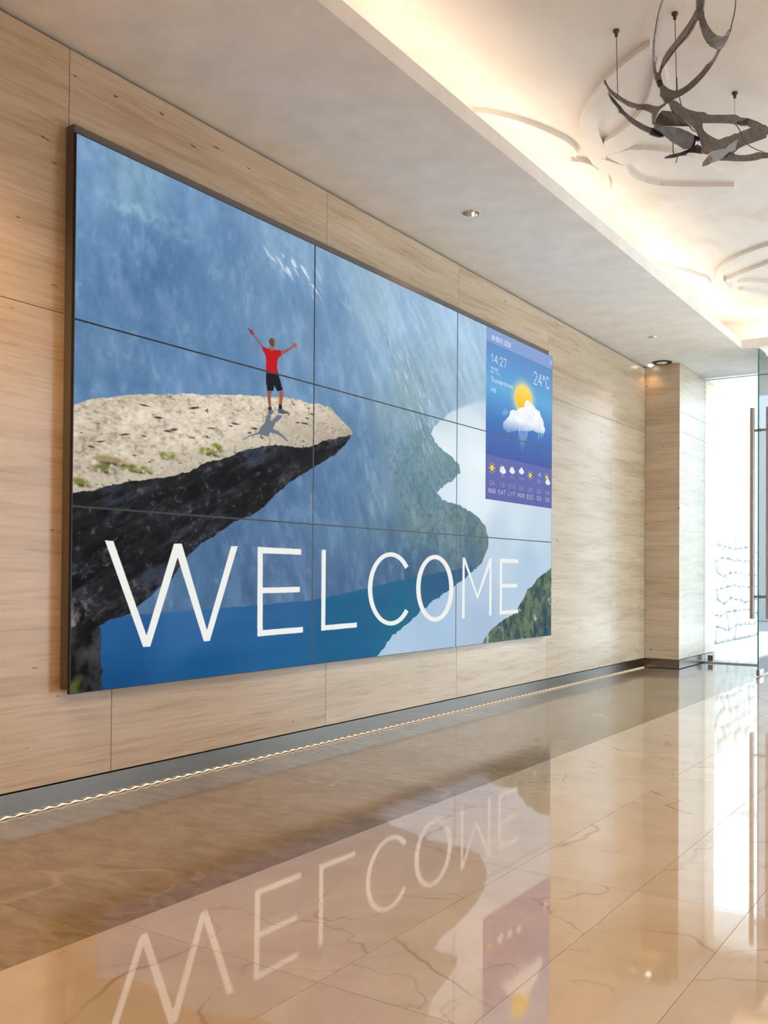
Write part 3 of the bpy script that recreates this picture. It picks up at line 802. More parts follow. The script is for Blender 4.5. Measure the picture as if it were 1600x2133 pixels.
# ------------------------------------------------------------------ what the nine displays show
WW, HH = 4.27446, 2.05                 # display wall, metres
SX, SZ = 0.06, 0.4121                  # front plane, height of its lower edge
NX, NY = 1800, 1200
G = {"lit_ridge":[[0.3473,1.0059],[0.3642,0.9772],[0.3785,0.9558],[0.3884,0.9253],[0.3955,0.881],[0.4086,0.8389],[0.419,0.7826],[0.4263,0.7586],
    [0.4506,0.7082],[0.478,0.6289],[0.495,0.5825],[0.5124,0.522],[0.5267,0.4595],[0.5485,0.3967],[0.7691,0.3939],[1.0202,0.734],[1.0182,1.0821],
    [0.4756,1.0221],[0.3472,1.0198]],"bright_water":[[0.7828,0.7758],[0.7136,0.7386],[0.6704,0.7106],[0.6361,0.6818],[0.6032,0.6405],[0.5944,0.6147],
    [0.6166,0.5857],[0.6573,0.5598],[0.6756,0.5393],[0.68,0.5243],[0.6577,0.4986],[0.6306,0.477],[0.6135,0.4519],[0.6268,0.4344],[0.6444,0.427],
    [0.665,0.4256],[0.7008,0.4128],[0.7382,0.3905],[0.7568,0.3624],[0.7664,0.3299],[0.7603,0.2871],[0.7451,0.2535],[0.7166,0.2262],[0.6805,0.1941],
    [0.6527,0.1745],[0.5998,0.1358],[0.5747,0.114],[0.5385,0.082],[0.5039,0.0527],[0.4818,0.0234],[0.4635,0.0007],[0.4604,-0.0138],[1.0244,-0.0307],
    [1.0194,0.8732]],"dark_lake":[[0.0221,0.1226],[0.054,0.1343],[0.0998,0.1385],[0.1434,0.1397],[0.227,0.1452],[0.3329,0.1534],[0.398,0.1675],
    [0.5377,0.2044],[0.6388,0.2253],[0.7165,0.2409],[0.7167,0.2115],[0.4395,-0.0352],[-0.0021,-0.0191],[0.0021,0.0988]],"forest":[[0.3737,0.9649],
    [0.4334,0.949],[0.5461,0.795],[0.6032,0.6515],[0.6756,0.5393],[0.68,0.5243],[0.6135,0.4519],[0.665,0.4256],[0.7382,0.3905],[0.7664,0.3299],
    [0.7603,0.2871],[0.7166,0.2262],[0.6388,0.2281],[0.599,0.2796],[0.5368,0.3557],[0.5013,0.4681],[0.4674,0.588],[0.4243,0.748]],
    "slab_top":[[-0.0056,0.5055],[0.0003,0.5107],[0.0143,0.5246],[0.0245,0.5323],[0.0623,0.5518],[0.1,0.5644],[0.1405,0.5798],[0.1949,0.5959],
    [0.2354,0.6072],[0.247,0.6078],[0.2871,0.6199],[0.3212,0.6197],[0.3479,0.6236],[0.3665,0.6177],[0.376,0.6088],[0.3875,0.5967],[0.4033,0.5807],
    [0.4103,0.5717],[0.4093,0.5654],[0.3907,0.5558],[0.3576,0.5393],[0.335,0.5222],[0.3089,0.5069],[0.2878,0.5097],[0.2555,0.502],[0.2248,0.4873],
    [0.2065,0.4758],[0.1957,0.4631],[0.1612,0.4436],[0.1383,0.4214],[0.1163,0.4076],[0.0921,0.3985],[0.0634,0.3888],[0.0388,0.3739],[0.0154,0.3613],
    [-0.0046,0.3532]],"slab_under":[[-0.0053,0.4632],[0.141,0.5116],[0.2876,0.5405],[0.3761,0.5875],[0.4103,0.5693],[0.3957,0.5392],[0.3766,0.5109],
    [0.3398,0.474],[0.3222,0.4568],[0.2883,0.4249],[0.2641,0.3883],[0.2447,0.3588],[0.2258,0.3408],[0.2038,0.328],[0.1896,0.3113],[0.169,0.2895],
    [0.1557,0.2787],[0.1363,0.2484],[0.1269,0.2289],[0.1146,0.2002],[0.0995,0.1862],[0.0878,0.168],[0.065,0.1371],[0.0458,0.1295],[0.0341,0.1216],
    [-0.0029,0.0993]],"corner_rock":[[-0.0034,0.1755],[0.0016,0.1711],[0.0091,0.1665],[0.0168,0.1558],[0.0272,0.1353],[0.0326,0.113],[0.0343,0.0909],
    [0.0318,0.0693],[0.033,0.056],[0.0357,0.038],[0.0322,0.0211],[0.0349,0.0075],[0.0344,-0.0056],[-0.0021,-0.0191]],"corner_lit":[[-0.0034,0.1755],
    [0.0016,0.1711],[0.0091,0.1665],[0.0168,0.1558],[0.0272,0.1353],[0.0315,0.1174],[0.0248,0.112],[0.016,0.1231],[0.0069,0.1196],[-0.003,0.1163]],
    "right_hill":[[1.0228,0.2611],[0.9864,0.2328],[0.9437,0.2039],[0.9249,0.1791],[0.9065,0.1712],[0.8921,0.139],[0.8744,0.1155],[0.8622,0.0922],
    [0.8364,0.078],[0.8032,0.0618],[0.7791,0.044],[0.7557,0.0161],[0.7451,-0.0051],[1.0243,-0.0134]],"man_shirt":[[0.2422,0.7199],[0.2476,0.7184],
    [0.2545,0.7185],[0.2586,0.716],[0.2635,0.7199],[0.2741,0.7232],[0.275,0.7117],[0.2702,0.7044],[0.2686,0.6976],[0.268,0.6822],[0.2705,0.6656],
    [0.2499,0.6636],[0.2497,0.6939],[0.2484,0.7028],[0.2436,0.7124]],"man_shorts":[[0.2499,0.6636],[0.2705,0.6656],[0.2782,0.6339],[0.269,0.6281],
    [0.2669,0.6323],[0.264,0.6398],[0.262,0.6268],[0.2523,0.6235],[0.25,0.6453]],"man_arm_left":[[0.2415,0.7183],[0.2361,0.7257],[0.2293,0.7366],
    [0.2268,0.7379],[0.2289,0.7411],[0.2313,0.7388],[0.2387,0.7287],[0.2442,0.7217]],"man_hand_left":[[0.2276,0.7364],[0.2247,0.7399],[0.2218,0.7453],
    [0.2203,0.7505],[0.2217,0.7518],[0.2236,0.7475],[0.2244,0.7486],[0.2257,0.7456],[0.2259,0.7504],[0.2275,0.7497],[0.2289,0.7438],[0.23,0.7406]],
    "man_arm_right":[[0.2746,0.7226],[0.2798,0.7261],[0.2884,0.7349],[0.2939,0.7417],[0.296,0.7392],[0.2913,0.7322],[0.2827,0.7209],[0.275,0.7126]],
    "man_hand_right":[[0.2935,0.7405],[0.2942,0.7463],[0.2945,0.751],[0.2956,0.7519],[0.2962,0.7479],[0.3008,0.7524],[0.3019,0.7515],[0.2989,0.7471],
    [0.3025,0.7482],[0.3026,0.7467],[0.2998,0.744],[0.3025,0.7439],[0.3016,0.742],[0.2979,0.7393],[0.2957,0.7379]],"man_neck":[[0.2558,0.7247],
    [0.263,0.7287],[0.2631,0.7198],[0.2586,0.716],[0.2552,0.7184]],"man_leg_left":[[0.2523,0.6235],[0.2592,0.6259],[0.2579,0.6085],[0.2589,0.5889],
    [0.2546,0.587],[0.2528,0.6068]],"man_leg_right":[[0.2718,0.629],[0.2787,0.6321],[0.2787,0.621],[0.2766,0.6001],[0.2717,0.5986],[0.2728,0.6152]],
    "man_sock_left":[[0.2546,0.5876],[0.2592,0.5896],[0.2603,0.5824],[0.254,0.5805]],"man_sock_right":[[0.2717,0.5992],[0.2766,0.6011],[0.2772,0.5902],
    [0.271,0.5883]],"man_shoe_left":[[0.254,0.5808],[0.2602,0.5854],[0.2627,0.5797],[0.2598,0.5728],[0.2547,0.5713]],"man_shoe_right":[[0.2696,0.5871],
    [0.2766,0.5908],[0.2821,0.5875],[0.2879,0.5877],[0.2876,0.5837],[0.2779,0.5793],[0.2699,0.5796]],"man_shadow":[[0.2527,0.5707],[0.2585,0.5718],
    [0.2576,0.5593],[0.2597,0.558],[0.2694,0.575],[0.2779,0.5756],[0.2751,0.5681],[0.266,0.555],[0.2619,0.5406],[0.2696,0.5389],[0.281,0.5295],
    [0.2883,0.5198],[0.2869,0.5184],[0.2753,0.528],[0.2689,0.5311],[0.2577,0.532],[0.2544,0.5208],[0.2468,0.5226],[0.2421,0.5241],[0.2261,0.5154],
    [0.2145,0.5033],[0.2136,0.5045],[0.2248,0.5169],[0.238,0.5268],[0.244,0.5433],[0.25,0.5534],[0.2493,0.5607]],"man_head":[[0.2597,0.7355],
    [0.2653,0.7379],[0.2597,0.7452]],"W":[[0.036,0.2749],[0.0455,0.2748],[0.0855,0.0958],[0.1186,0.2741],[0.129,0.2747],[0.1643,0.0985],[0.1981,0.2737],
    [0.2081,0.2743],[0.1685,0.0754],[0.16,0.0756],[0.1237,0.2469],[0.0902,0.0734],[0.0815,0.0737]],"E1":[[0.2389,0.2744],[0.3124,0.2732],[0.3124,0.26],
    [0.2472,0.2606],[0.2477,0.1844],[0.3109,0.1854],[0.311,0.1727],[0.2477,0.1718],[0.2483,0.0905],[0.3169,0.0916],[0.317,0.0783],[0.2396,0.0772]],
    "L":[[0.3504,0.2734],[0.3583,0.2738],[0.3584,0.092],[0.4218,0.0933],[0.4219,0.0808],[0.3505,0.0791]],"C":[[0.5397,0.1138],[0.5351,0.1048],
    [0.53,0.097],[0.5243,0.0904],[0.5183,0.0853],[0.512,0.0816],[0.5055,0.0794],[0.4989,0.0787],[0.4923,0.0796],[0.4858,0.0819],[0.4796,0.0856],
    [0.4736,0.0907],[0.4681,0.097],[0.463,0.1044],[0.4584,0.1129],[0.4544,0.1223],[0.4511,0.1325],[0.4484,0.1432],[0.4465,0.1545],[0.4453,0.166],
    [0.4448,0.1777],[0.4451,0.1894],[0.4462,0.2008],[0.448,0.212],[0.4505,0.2227],[0.4537,0.2327],[0.4576,0.2419],[0.4621,0.2502],[0.4671,0.2575],
    [0.4726,0.2636],[0.4785,0.2684],[0.4847,0.2719],[0.4911,0.2739],[0.4977,0.2745],[0.5043,0.2736],[0.5108,0.2711],[0.5172,0.2672],[0.5233,0.2618],
    [0.529,0.255],[0.5342,0.247],[0.5389,0.2378],[0.5305,0.2303],[0.5267,0.2384],[0.5225,0.2454],[0.5179,0.2514],[0.5131,0.2562],[0.5079,0.2597],
    [0.5027,0.2619],[0.4973,0.2628],[0.492,0.2624],[0.4868,0.2607],[0.4818,0.2576],[0.477,0.2534],[0.4725,0.2481],[0.4685,0.2417],[0.4648,0.2344],
    [0.4617,0.2262],[0.459,0.2174],[0.457,0.2079],[0.4555,0.198],[0.4546,0.1878],[0.4544,0.1775],[0.4548,0.1671],[0.4558,0.1569],[0.4574,0.147],
    [0.4595,0.1374],[0.4623,0.1285],[0.4655,0.1202],[0.4693,0.1127],[0.4734,0.1062],[0.478,0.1006],[0.4828,0.0962],[0.4879,0.093],[0.4931,0.0911],
    [0.4984,0.0904],[0.5037,0.0911],[0.509,0.0931],[0.514,0.0964],[0.5189,0.101],[0.5234,0.1068],[0.5275,0.1137],[0.5311,0.1217]],"O":[[0.6595,0.1753],
    [0.6591,0.1624],[0.6578,0.1497],[0.6556,0.1376],[0.6526,0.1261],[0.6488,0.1156],[0.6443,0.1062],[0.6391,0.0981],[0.6335,0.0914],[0.6274,0.0862],
    [0.621,0.0826],[0.6145,0.0807],[0.6078,0.0804],[0.6013,0.0817],[0.5948,0.0847],[0.5887,0.0891],[0.5829,0.095],[0.5775,0.1022],[0.5727,0.1106],
    [0.5685,0.1201],[0.5649,0.1304],[0.5621,0.1415],[0.56,0.1531],[0.5587,0.1651],[0.5583,0.1772],[0.5586,0.1893],[0.5597,0.2013],[0.5617,0.2128],
    [0.5644,0.2238],[0.5678,0.234],[0.5719,0.2433],[0.5766,0.2515],[0.5819,0.2585],[0.5876,0.2642],[0.5937,0.2684],[0.6001,0.2711],[0.6067,0.2722],
    [0.6133,0.2717],[0.6199,0.2695],[0.6263,0.2656],[0.6324,0.2602],[0.6382,0.2533],[0.6434,0.245],[0.6481,0.2354],[0.652,0.2247],[0.6552,0.2132],
    [0.6575,0.2009],[0.659,0.1882],[0.6595,0.1753],[0.647,0.1755],[0.6466,0.1867],[0.6455,0.1977],[0.6437,0.2082],[0.6413,0.2182],[0.6383,0.2274],
    [0.6348,0.2357],[0.6308,0.243],[0.6264,0.249],[0.6218,0.2538],[0.6169,0.2571],[0.6118,0.2591],[0.6068,0.2597],[0.6017,0.2588],[0.5968,0.2565],
    [0.5921,0.2529],[0.5877,0.248],[0.5836,0.2419],[0.58,0.2347],[0.5768,0.2266],[0.5742,0.2177],[0.5721,0.2081],[0.5706,0.1981],[0.5697,0.1876],
    [0.5694,0.177],[0.5698,0.1664],[0.5708,0.1559],[0.5724,0.1457],[0.5747,0.1361],[0.5774,0.1271],[0.5807,0.1188],[0.5844,0.1116],[0.5886,0.1053],
    [0.593,0.1003],[0.5978,0.0965],[0.6027,0.094],[0.6078,0.0929],[0.6128,0.0933],[0.6178,0.0951],[0.6227,0.0983],[0.6273,0.1028],[0.6316,0.1087],
    [0.6355,0.1158],[0.6389,0.1239],[0.6418,0.133],[0.6441,0.1429],[0.6457,0.1535],[0.6467,0.1644],[0.647,0.1755]],"M":[[0.6856,0.2668],[0.6928,0.2671],
    [0.7316,0.1547],[0.7694,0.2678],[0.7767,0.2681],[0.7769,0.0866],[0.7692,0.0871],[0.7699,0.2412],[0.7317,0.1387],[0.692,0.2482],[0.6925,0.0848],
    [0.6845,0.0846]],"E2":[[0.8045,0.2685],[0.8702,0.2676],[0.8697,0.2553],[0.8126,0.2551],[0.8127,0.1864],[0.8659,0.1863],[0.8654,0.1739],
    [0.8125,0.1746],[0.8124,0.0999],[0.8706,0.1002],[0.87,0.0883],[0.8044,0.0873]],"backdrop_colours":[[0.0035,0.9898,105,143,185],
    [0.0115,0.9352,98,145,190],[0.054,0.9575,114,158,188],[0.0942,0.9774,106,152,188],[0.138,0.9696,95,140,185],[0.0489,0.8817,85,130,175],
    [0.1072,0.8534,72,118,165],[0.0232,0.7331,80,122,168],[0.0783,0.7159,75,118,163],[0.0241,0.6021,82,125,168],[0.1525,0.7616,85,128,172],
    [0.1927,0.9249,88,130,175],[0.2525,0.9616,110,152,190],[0.3017,0.9582,120,160,198],[0.2856,0.8491,95,138,182],[0.2089,0.6648,88,130,175],
    [0.3203,0.7532,100,140,180],[0.1403,0.609,92,135,180],[0.321,0.64,95,138,180],[0.3737,0.9649,112,150,190],[0.3743,0.8706,100,142,185],
    [0.3944,0.7365,108,148,188],[0.3661,0.6785,102,145,185],[0.3929,0.9757,150,185,215],[0.4335,0.9243,150,180,205],[0.4762,0.9206,160,190,212],
    [0.5332,0.9354,150,182,208],[0.6345,0.9419,170,200,220],[0.7198,0.9512,165,198,220],[0.477,0.7938,140,172,195],[0.5462,0.7685,140,170,180],
    [0.6353,0.8013,155,182,195],[0.7357,0.8084,165,192,208],[0.5116,0.6517,125,155,170],[0.5965,0.6908,140,168,182],[0.5719,0.5751,110,142,152],
    [0.6369,0.5343,105,138,145],[0.3762,0.564,90,130,172],[0.436,0.5181,88,128,168],[0.3962,0.4495,78,118,160],[0.3314,0.3924,75,115,158],
    [0.2567,0.3174,72,110,152],[0.3776,0.3518,75,115,155],[0.4793,0.4261,100,135,160],[0.4689,0.3365,80,118,150],[0.5485,0.3967,98,130,140],
    [0.5984,0.3755,95,128,135],[0.6794,0.3842,95,130,135],[0.7385,0.3309,85,115,120],[0.7089,0.2847,70,105,135],[0.599,0.2796,72,108,140],
    [0.4804,0.2488,65,102,145],[0.3064,0.2326,68,102,145],[0.2117,0.2306,62,100,142],[0.1432,0.1806,68,108,150],[0.2899,0.1772,75,110,152],
    [0.3979,0.1866,60,98,142],[0.5376,0.2175,62,98,135]],"lake_colours":[[0.038,0.0949,30,90,150],[0.0439,0.0145,8,72,130],[0.1436,0.1222,45,100,160],
    [0.1574,0.0129,10,85,140],[0.2902,0.1332,40,95,150],[0.2908,0.0451,20,95,150],[0.3792,0.0927,15,95,140],[0.4809,0.1601,25,95,140],
    [0.5035,0.108,18,105,140],[0.4088,0.0181,15,95,145],[0.6255,0.2112,40,88,130],[0.6257,0.1764,30,98,140],[0.7092,0.2335,55,95,130]],
    "water_colours":[[0.7437,0.7436,190,208,225],[0.6362,0.6608,200,218,230],[0.7365,0.674,222,234,240],[0.6365,0.6045,228,240,245],
    [0.7371,0.5696,232,242,246],[0.7376,0.48,225,237,243],[0.6374,0.464,215,230,240],[0.8691,0.4207,205,222,233],[0.962,0.364,198,216,230],
    [0.8017,0.32,190,210,228],[0.9061,0.2448,178,202,222],[0.7395,0.1668,175,198,220],[0.7401,0.0625,170,192,216],[0.6002,0.0742,165,192,218],
    [0.5154,0.0295,172,198,222],[0.9821,0.2804,185,208,226]],"widget_tl":[0.7554,0.9956],"widget_bl":[0.7545,0.4545],"header":[0.7557,0.9513],
    "header_r":[1.0013,0.9555],"fore":[0.7548,0.5939],"fore_r":[0.9984,0.5965],"time":[0.7708,0.9185],"time_b":[0.7758,0.8937],"tempa":[0.7711,0.8774],
    "tempa_b":[0.7728,0.8597],"thunder":[0.7713,0.8453],"thunder_b":[0.7745,0.8312],"thunder_r":[0.8457,0.8471],"hs":[0.7715,0.8118],
    "hs_b":[0.7731,0.7986],"hd":[0.7721,0.9787],"hd_b":[0.7737,0.9656],"hd_r":[0.8381,0.9777],"c24":[0.9245,0.918],"c24_b":[0.9247,0.8782],
    "c24_r":[0.9865,0.924],"c24_rb":[0.9867,0.8863],"eight":[0.9933,0.9815],"eight_b":[0.9943,0.9699],"time_r":[0.8231,0.9209],"sun":[0.8883,0.8115],
    "sun_r":[0.9176,0.8128],"sun_t":[0.888,0.8538],"sun_b":[0.8849,0.7665],"icon0":[0.7764,0.5557],"icon1":[0.8114,0.5551],"icon2":[0.8454,0.5573],
    "icon3":[0.8791,0.5592],"icon4":[0.9127,0.5571],"icon5":[0.948,0.5589],"icon6":[0.9806,0.5545],"num0":[0.7769,0.5083],"num1":[0.8104,0.5082],
    "num2":[0.8449,0.5078],"num3":[0.8789,0.5076],"num4":[0.913,0.5078],"num5":[0.9476,0.5081],"num6":[0.9818,0.508],"day0":[0.7763,0.4831],
    "day1":[0.81,0.483],"day2":[0.8451,0.4828],"day3":[0.8787,0.4826],"day4":[0.9131,0.4831],"day5":[0.9472,0.4829],"day6":[0.9819,0.4828],
    "cloud":[[0.8109,0.6969],[0.8125,0.7097],[0.8239,0.7237],[0.8339,0.7374],[0.8371,0.754],[0.8472,0.7617],[0.8575,0.7601],[0.8678,0.7712],[0.88,0.7813],
    [0.8888,0.7824],[0.8905,0.799],[0.8994,0.8115],[0.9103,0.8069],[0.9194,0.8016],[0.9287,0.798],[0.9324,0.791],[0.9513,0.7884],[0.9533,0.7724],
    [0.961,0.7614],[0.9649,0.7425],[0.9727,0.7313],[0.967,0.7164],[0.9441,0.7104],[0.9181,0.7133],[0.8857,0.7015],[0.8579,0.6941],[0.8308,0.6853],
    [0.8176,0.6864]],"wisp":[[0.8075,0.7358],[0.8123,0.7496],[0.8221,0.7572],[0.8321,0.7525],[0.8272,0.7401],[0.8156,0.7336]],
    "moss":[[0.0717,0.4149,0.0872,0.4245,1],[0.1658,0.4685,0.1781,0.4774,1],[0.1087,0.4478,0.1173,0.4526,1],[0.0333,0.4073,0.0439,0.4139,0.5],
    [0.0092,0.3784,0.0152,0.3821,0.8],[0.1746,0.4806,0.1801,0.4849,1],[0.0385,0.4234,0.0547,0.4313,0.2]],"cracks":[[0.1096,0.4954],[0.1169,0.5002],
    [0.0799,0.4783],[0.1411,0.4902],[0.0572,0.4752],[0.1675,0.5168],[0.1953,0.5285],[0.2024,0.5356],[0.2321,0.5333],[0.2246,0.5218],[0.144,0.5515],
    [0.0795,0.5363],[0.0973,0.5184],[0.3042,0.5673],[0.3214,0.5812],[0.3171,0.5687],[0.3301,0.5951],[0.0199,0.4438],[0.0303,0.455]]}


def paint_screen():
    s = (np.arange(NX, dtype=np.float32) + 0.5) / NX
    t = (np.arange(NY, dtype=np.float32) + 0.5) / NY
    S, Tm = np.meshgrid(s, t)
    X, Y = S * WW, Tm * HH
    rng = np.random.RandomState(3)

    def vnoise(x, y, seed):
        r = np.random.RandomState(seed).rand(128, 128).astype(np.float32)
        xi, yi = np.floor(x).astype(np.int32), np.floor(y).astype(np.int32)
        fx, fy = x - xi, y - yi
        fx, fy = fx * fx * (3 - 2 * fx), fy * fy * (3 - 2 * fy)
        a, b = xi & 127, (xi + 1) & 127
        c, d = yi & 127, (yi + 1) & 127
        return (r[c, a] * (1 - fx) + r[c, b] * fx) * (1 - fy) + (r[d, a] * (1 - fx) + r[d, b] * fx) * fy

    xm, ym = s * WW, t * HH

    def axis_noise(kx, ky, seed):
        px, py = xm * kx, ym * ky
        xi, yi = np.floor(px).astype(int), np.floor(py).astype(int)
        fx, fy = px - xi, py - yi
        fx, fy = fx * fx * (3 - 2 * fx), (fy * fy * (3 - 2 * fy))[:, None]
        r = np.random.RandomState(seed).rand(yi[-1] + 2, xi[-1] + 2).astype(np.float32)
        q = r[yi] * (1 - fy) + r[yi + 1] * fy
        return q[:, xi] * (1 - fx) + q[:, xi + 1] * fx

    def afbm(kx, ky, seed, octs=4, gain=0.5):
        v, amp, tot = 0, 1.0, 0
        for k in range(octs):
            v = v + amp * axis_noise(kx * 2 ** k, ky * 2 ** k, seed + k)
            tot += amp
            amp *= gain
        return v / tot - 0.5

    def fbm(x, y, seed, octs=4, gain=0.5):
        v, amp, tot = 0, 1.0, 0
        for k in range(octs):
            v = v + amp * vnoise(x * 2 ** k + 17.3 * k, y * 2 ** k + 5.1 * k, seed + k)
            tot += amp
            amp *= gain
        return v / tot - 0.5

    def inside(poly, x=S, y=Tm):
        out_ = np.zeros((NY, NX), bool)
        px, py = [q[0] for q in poly], [q[1] for q in poly]
        i0, i1 = max(int((min(px) - 0.03) * NX), 0), min(int((max(px) + 0.03) * NX), NX)
        j0, j1 = max(int((min(py) - 0.04) * NY), 0), min(int((max(py) + 0.04) * NY), NY)
        if i1 <= i0 or j1 <= j0:
            return out_
        x, y = x[j0:j1, i0:i1], y[j0:j1, i0:i1]
        m = out_[j0:j1, i0:i1]
        n = len(poly)
        for i in range(n):
            x0, y0 = poly[i]
            x1, y1 = poly[(i + 1) % n]
            if y0 == y1:
                continue
            m ^= ((y0 > y) != (y1 > y)) & (x < (x1 - x0) * (y - y0) / (y1 - y0) + x0)
        return out_

    def blur(m, n=1):
        m = m.astype(np.float32)
        for _ in range(n):
            p = np.pad(m, 1, mode='edge')
            m = (p[:-2, 1:-1] + p[2:, 1:-1] + p[1:-1, :-2] + p[1:-1, 2:] + 2 * p[1:-1, 1:-1]) / 6
        return m

    def field(pts, sig):
        num = np.zeros((NY // 8, NX // 8, 3), np.float32)
        den = np.zeros((NY // 8, NX // 8, 1), np.float32)
        xs, yy = np.meshgrid((np.arange(NX // 8) + 0.5) * 8 / NX * WW, (np.arange(NY // 8) + 0.5) * 8 / NY * HH)
        for ps, pt, r, g, b in pts:
            d2 = (xs - ps * WW) ** 2 + (yy - pt * HH) ** 2
            w = (1.0 / (d2 + sig * sig) ** 2)[..., None]
            num += w * np.array((r, g, b), np.float32)
            den += w
        f = num / den
        # enlarge smoothly
        u = np.clip((np.arange(NX) + 0.5) / 8 - 0.5, 0, NX // 8 - 1.001)
        v = np.clip((np.arange(NY) + 0.5) / 8 - 0.5, 0, NY // 8 - 1.001)
        ui, vi = u.astype(int), v.astype(int)
        fu, fv = (u - ui)[None, :, None], (v - vi)[:, None, None]
        f0 = f[vi][:, ui] * (1 - fu) + f[vi][:, ui + 1] * fu
        f1 = f[vi + 1][:, ui] * (1 - fu) + f[vi + 1][:, ui + 1] * fu
        return (f0 * (1 - fv) + f1 * fv).astype(np.float32)

    def put(img, mask, color):
        if mask.dtype == bool:
            mask = mask.astype(np.float32)
        c = np.asarray(color, np.float32)
        img[:] = img * (1 - mask[..., None]) + c * mask[..., None]

    # --- hazy mountain side
    img = field(G['backdrop_colours'], 0.10)
    img = img * 0.84 + img.mean(-1, keepdims=True) * 0.16 + 7
    n9, n9b = afbm(9, 9, 61, 3), afbm(9, 9, 71, 3)
    ridge = blur(inside(G['lit_ridge'], S + 0.016 * n9, Tm + 0.03 * n9b), 5)
    big = afbm(2.2, 2.2, 91, 4)
    crag = afbm(17, 11, 11, 5, 0.66)
    # rock strata: fine streaks running down to the right
    st1 = fbm((X * 0.88 + Y * 0.47) * 16, (-X * 0.47 + Y * 0.88) * 5.0, 21, 4, 0.6)
    st2 = fbm((X * 0.74 + Y * 0.67) * 24, (-X * 0.67 + Y * 0.74) * 4.2, 31, 4, 0.62)
    far = np.clip(S * 2.4, 0, 1)
    tone = np.array((1.0, 0.95, 0.85), np.float32)
    img += (crag * 44 * (1 - 0.55 * far) + st1 * 34 * far + big * 20)[..., None] * (1 - ridge[..., None]) * tone
    img += (st2 * 34 + crag * 26)[..., None] * ridge[..., None]
    img += ridge[..., None] * np.array((-6, -1, 8), np.float32)
    reg = afbm(3.5, 3.5, 141, 3)
    put(img, np.clip(crag * 3.0 + st1 * 1.5 - 0.22, 0, 0.22) * (1 - ridge) * np.clip(0.6 + reg * 2, 0, 1), (150, 180, 208))
    # thin sunlit edges along the fold of the slope
    fl1 = fbm((X * 0.80 + Y * 0.60) * 88, (-X * 0.60 + Y * 0.80) * 17, 131, 3, 0.6)
    spark = np.clip((fl1 - 0.15) * 7, 0, 1) * np.clip((reg + 0.06) * 6, 0, 1) * np.clip((Tm - 0.40) * 4, 0, 1)
    put(img, spark * ridge * 0.50, (214, 226, 236))
    wide_f = np.exp(-((S - 0.545 - (0.75 - Tm) * 0.26) / 0.045) ** 2) * np.clip((Tm - 0.42) * 5, 0, 1) * np.clip((0.93 - Tm) * 6, 0, 1)
    put(img, np.clip((fl1 - 0.10) * 8, 0, 1) * wide_f * 0.70, (222, 232, 240))
    fl2 = fbm((X * 0.6 + Y * 0.8) * 40, (-X * 0.8 + Y * 0.6) * 14, 151, 3)
    snow = np.clip((fl2 - 0.10) * 6, 0, 1) * np.exp(-((S - 0.31) / 0.075) ** 2 - ((Tm - 0.915 + (S - 0.31) * 0.45) / 0.028) ** 2)
    put(img, np.clip(snow * 1.2, 0, 0.85), (222, 234, 242))
    # a pale ledge high on the left
    lg = np.exp(-((Tm - 0.915 + S * 0.10 - 0.03 * n9) / 0.016) ** 2) * np.clip(1 - abs(S - 0.085) / 0.085, 0, 1)
    put(img, np.clip(lg * (0.55 + 2.6 * afbm(20, 30, 161, 4, 0.6)), 0, 0.6), (160, 198, 212))
    # forest on the headland
    fo = blur(inside(G['forest'])[::4, ::4], 12)
    fo = np.clip(np.repeat(np.repeat(fo, 4, 0), 4, 1) * 1.15, 0, 1) * np.clip((0.66 - Tm) * 7, 0, 1) * np.clip((Tm - 0.20) * 9, 0.25, 1)
    leaf = afbm(46, 42, 171, 4, 0.7)
    put(img, fo * np.clip(leaf * 1.5 + 0.26, 0, 0.7) * np.clip(0.62 - big * 1.6, 0.1, 0.9), (128, 148, 138))
    put(img, fo * np.clip(-leaf * 1.8 + 0.0, 0, 0.5), (66, 100, 122))
    put(img, ridge * (1 - fo) * np.clip(0.12 + big * 1.3 + leaf * 0.5, 0, 0.3), (142, 168, 170))
    # --- dark water
    wob = 0.004 * afbm(30, 30, 181, 3)
    lk = inside(G['dark_lake'], S, Tm + wob * 1.2)
    lake = field(G['lake_colours'], 0.09)
    lake = lake * 0.9 + lake.mean(-1, keepdims=True) * 0.1 + (afbm(1.5, 14, 191, 3) * 10)[..., None]
    put(img, blur(lk, 2), lake)
    # --- bright water
    rag = afbm(28, 28, 201, 3)
    bw = inside(G['bright_water'], S + 0.009 * rag, Tm + 0.010 * afbm(28, 28, 211, 3))
    fog = np.clip(1 - (0.79 - Tm) / 0.06, 0, 1)
    bwm = blur(bw, 1)
    wide = blur(bw[::4, ::4], 14)
    wide = np.repeat(np.repeat(wide, 4, 0), 4, 1)
    fz = np.clip((Tm - 0.655) / 0.10, 0, 1)
    bwm = bwm * (1 - fz) + np.clip(wide * 1.15, 0, 1) * fz
    wat = field(G['water_colours'], 0.10)
    wat += (afbm(3, 5, 221, 3) * 9)[..., None]
    put(img, bwm, wat)
    # --- wooded hill, lower right
    hl = inside(G['right_hill'], S + 0.008 * rag, Tm + 0.012 * rag)
    h1 = afbm(26, 22, 231, 5, 0.65)
    h2 = afbm(9, 9, 241, 3)
    hill = np.empty_like(img)
    hill[:] = (70, 92, 82)
    put(hill, np.clip(h1 * 2.2 + h2 * 1.2 + 0.30, 0, 1), (112, 130, 96))
    put(hill, np.clip(-h1 * 2.6 - h2 * 1.5 + 0.02, 0, 1), (30, 58, 72))
    put(hill, np.clip((afbm(15, 15, 251, 4, 0.6) - 0.17) * 9, 0, 0.9), (176, 186, 190))
    put(hill, np.clip((S - 0.955) * 18, 0, 0.45) * np.clip((0.12 - Tm) * 12, 0, 1), (32, 62, 88))
    put(img, blur(hl, 1), hill)
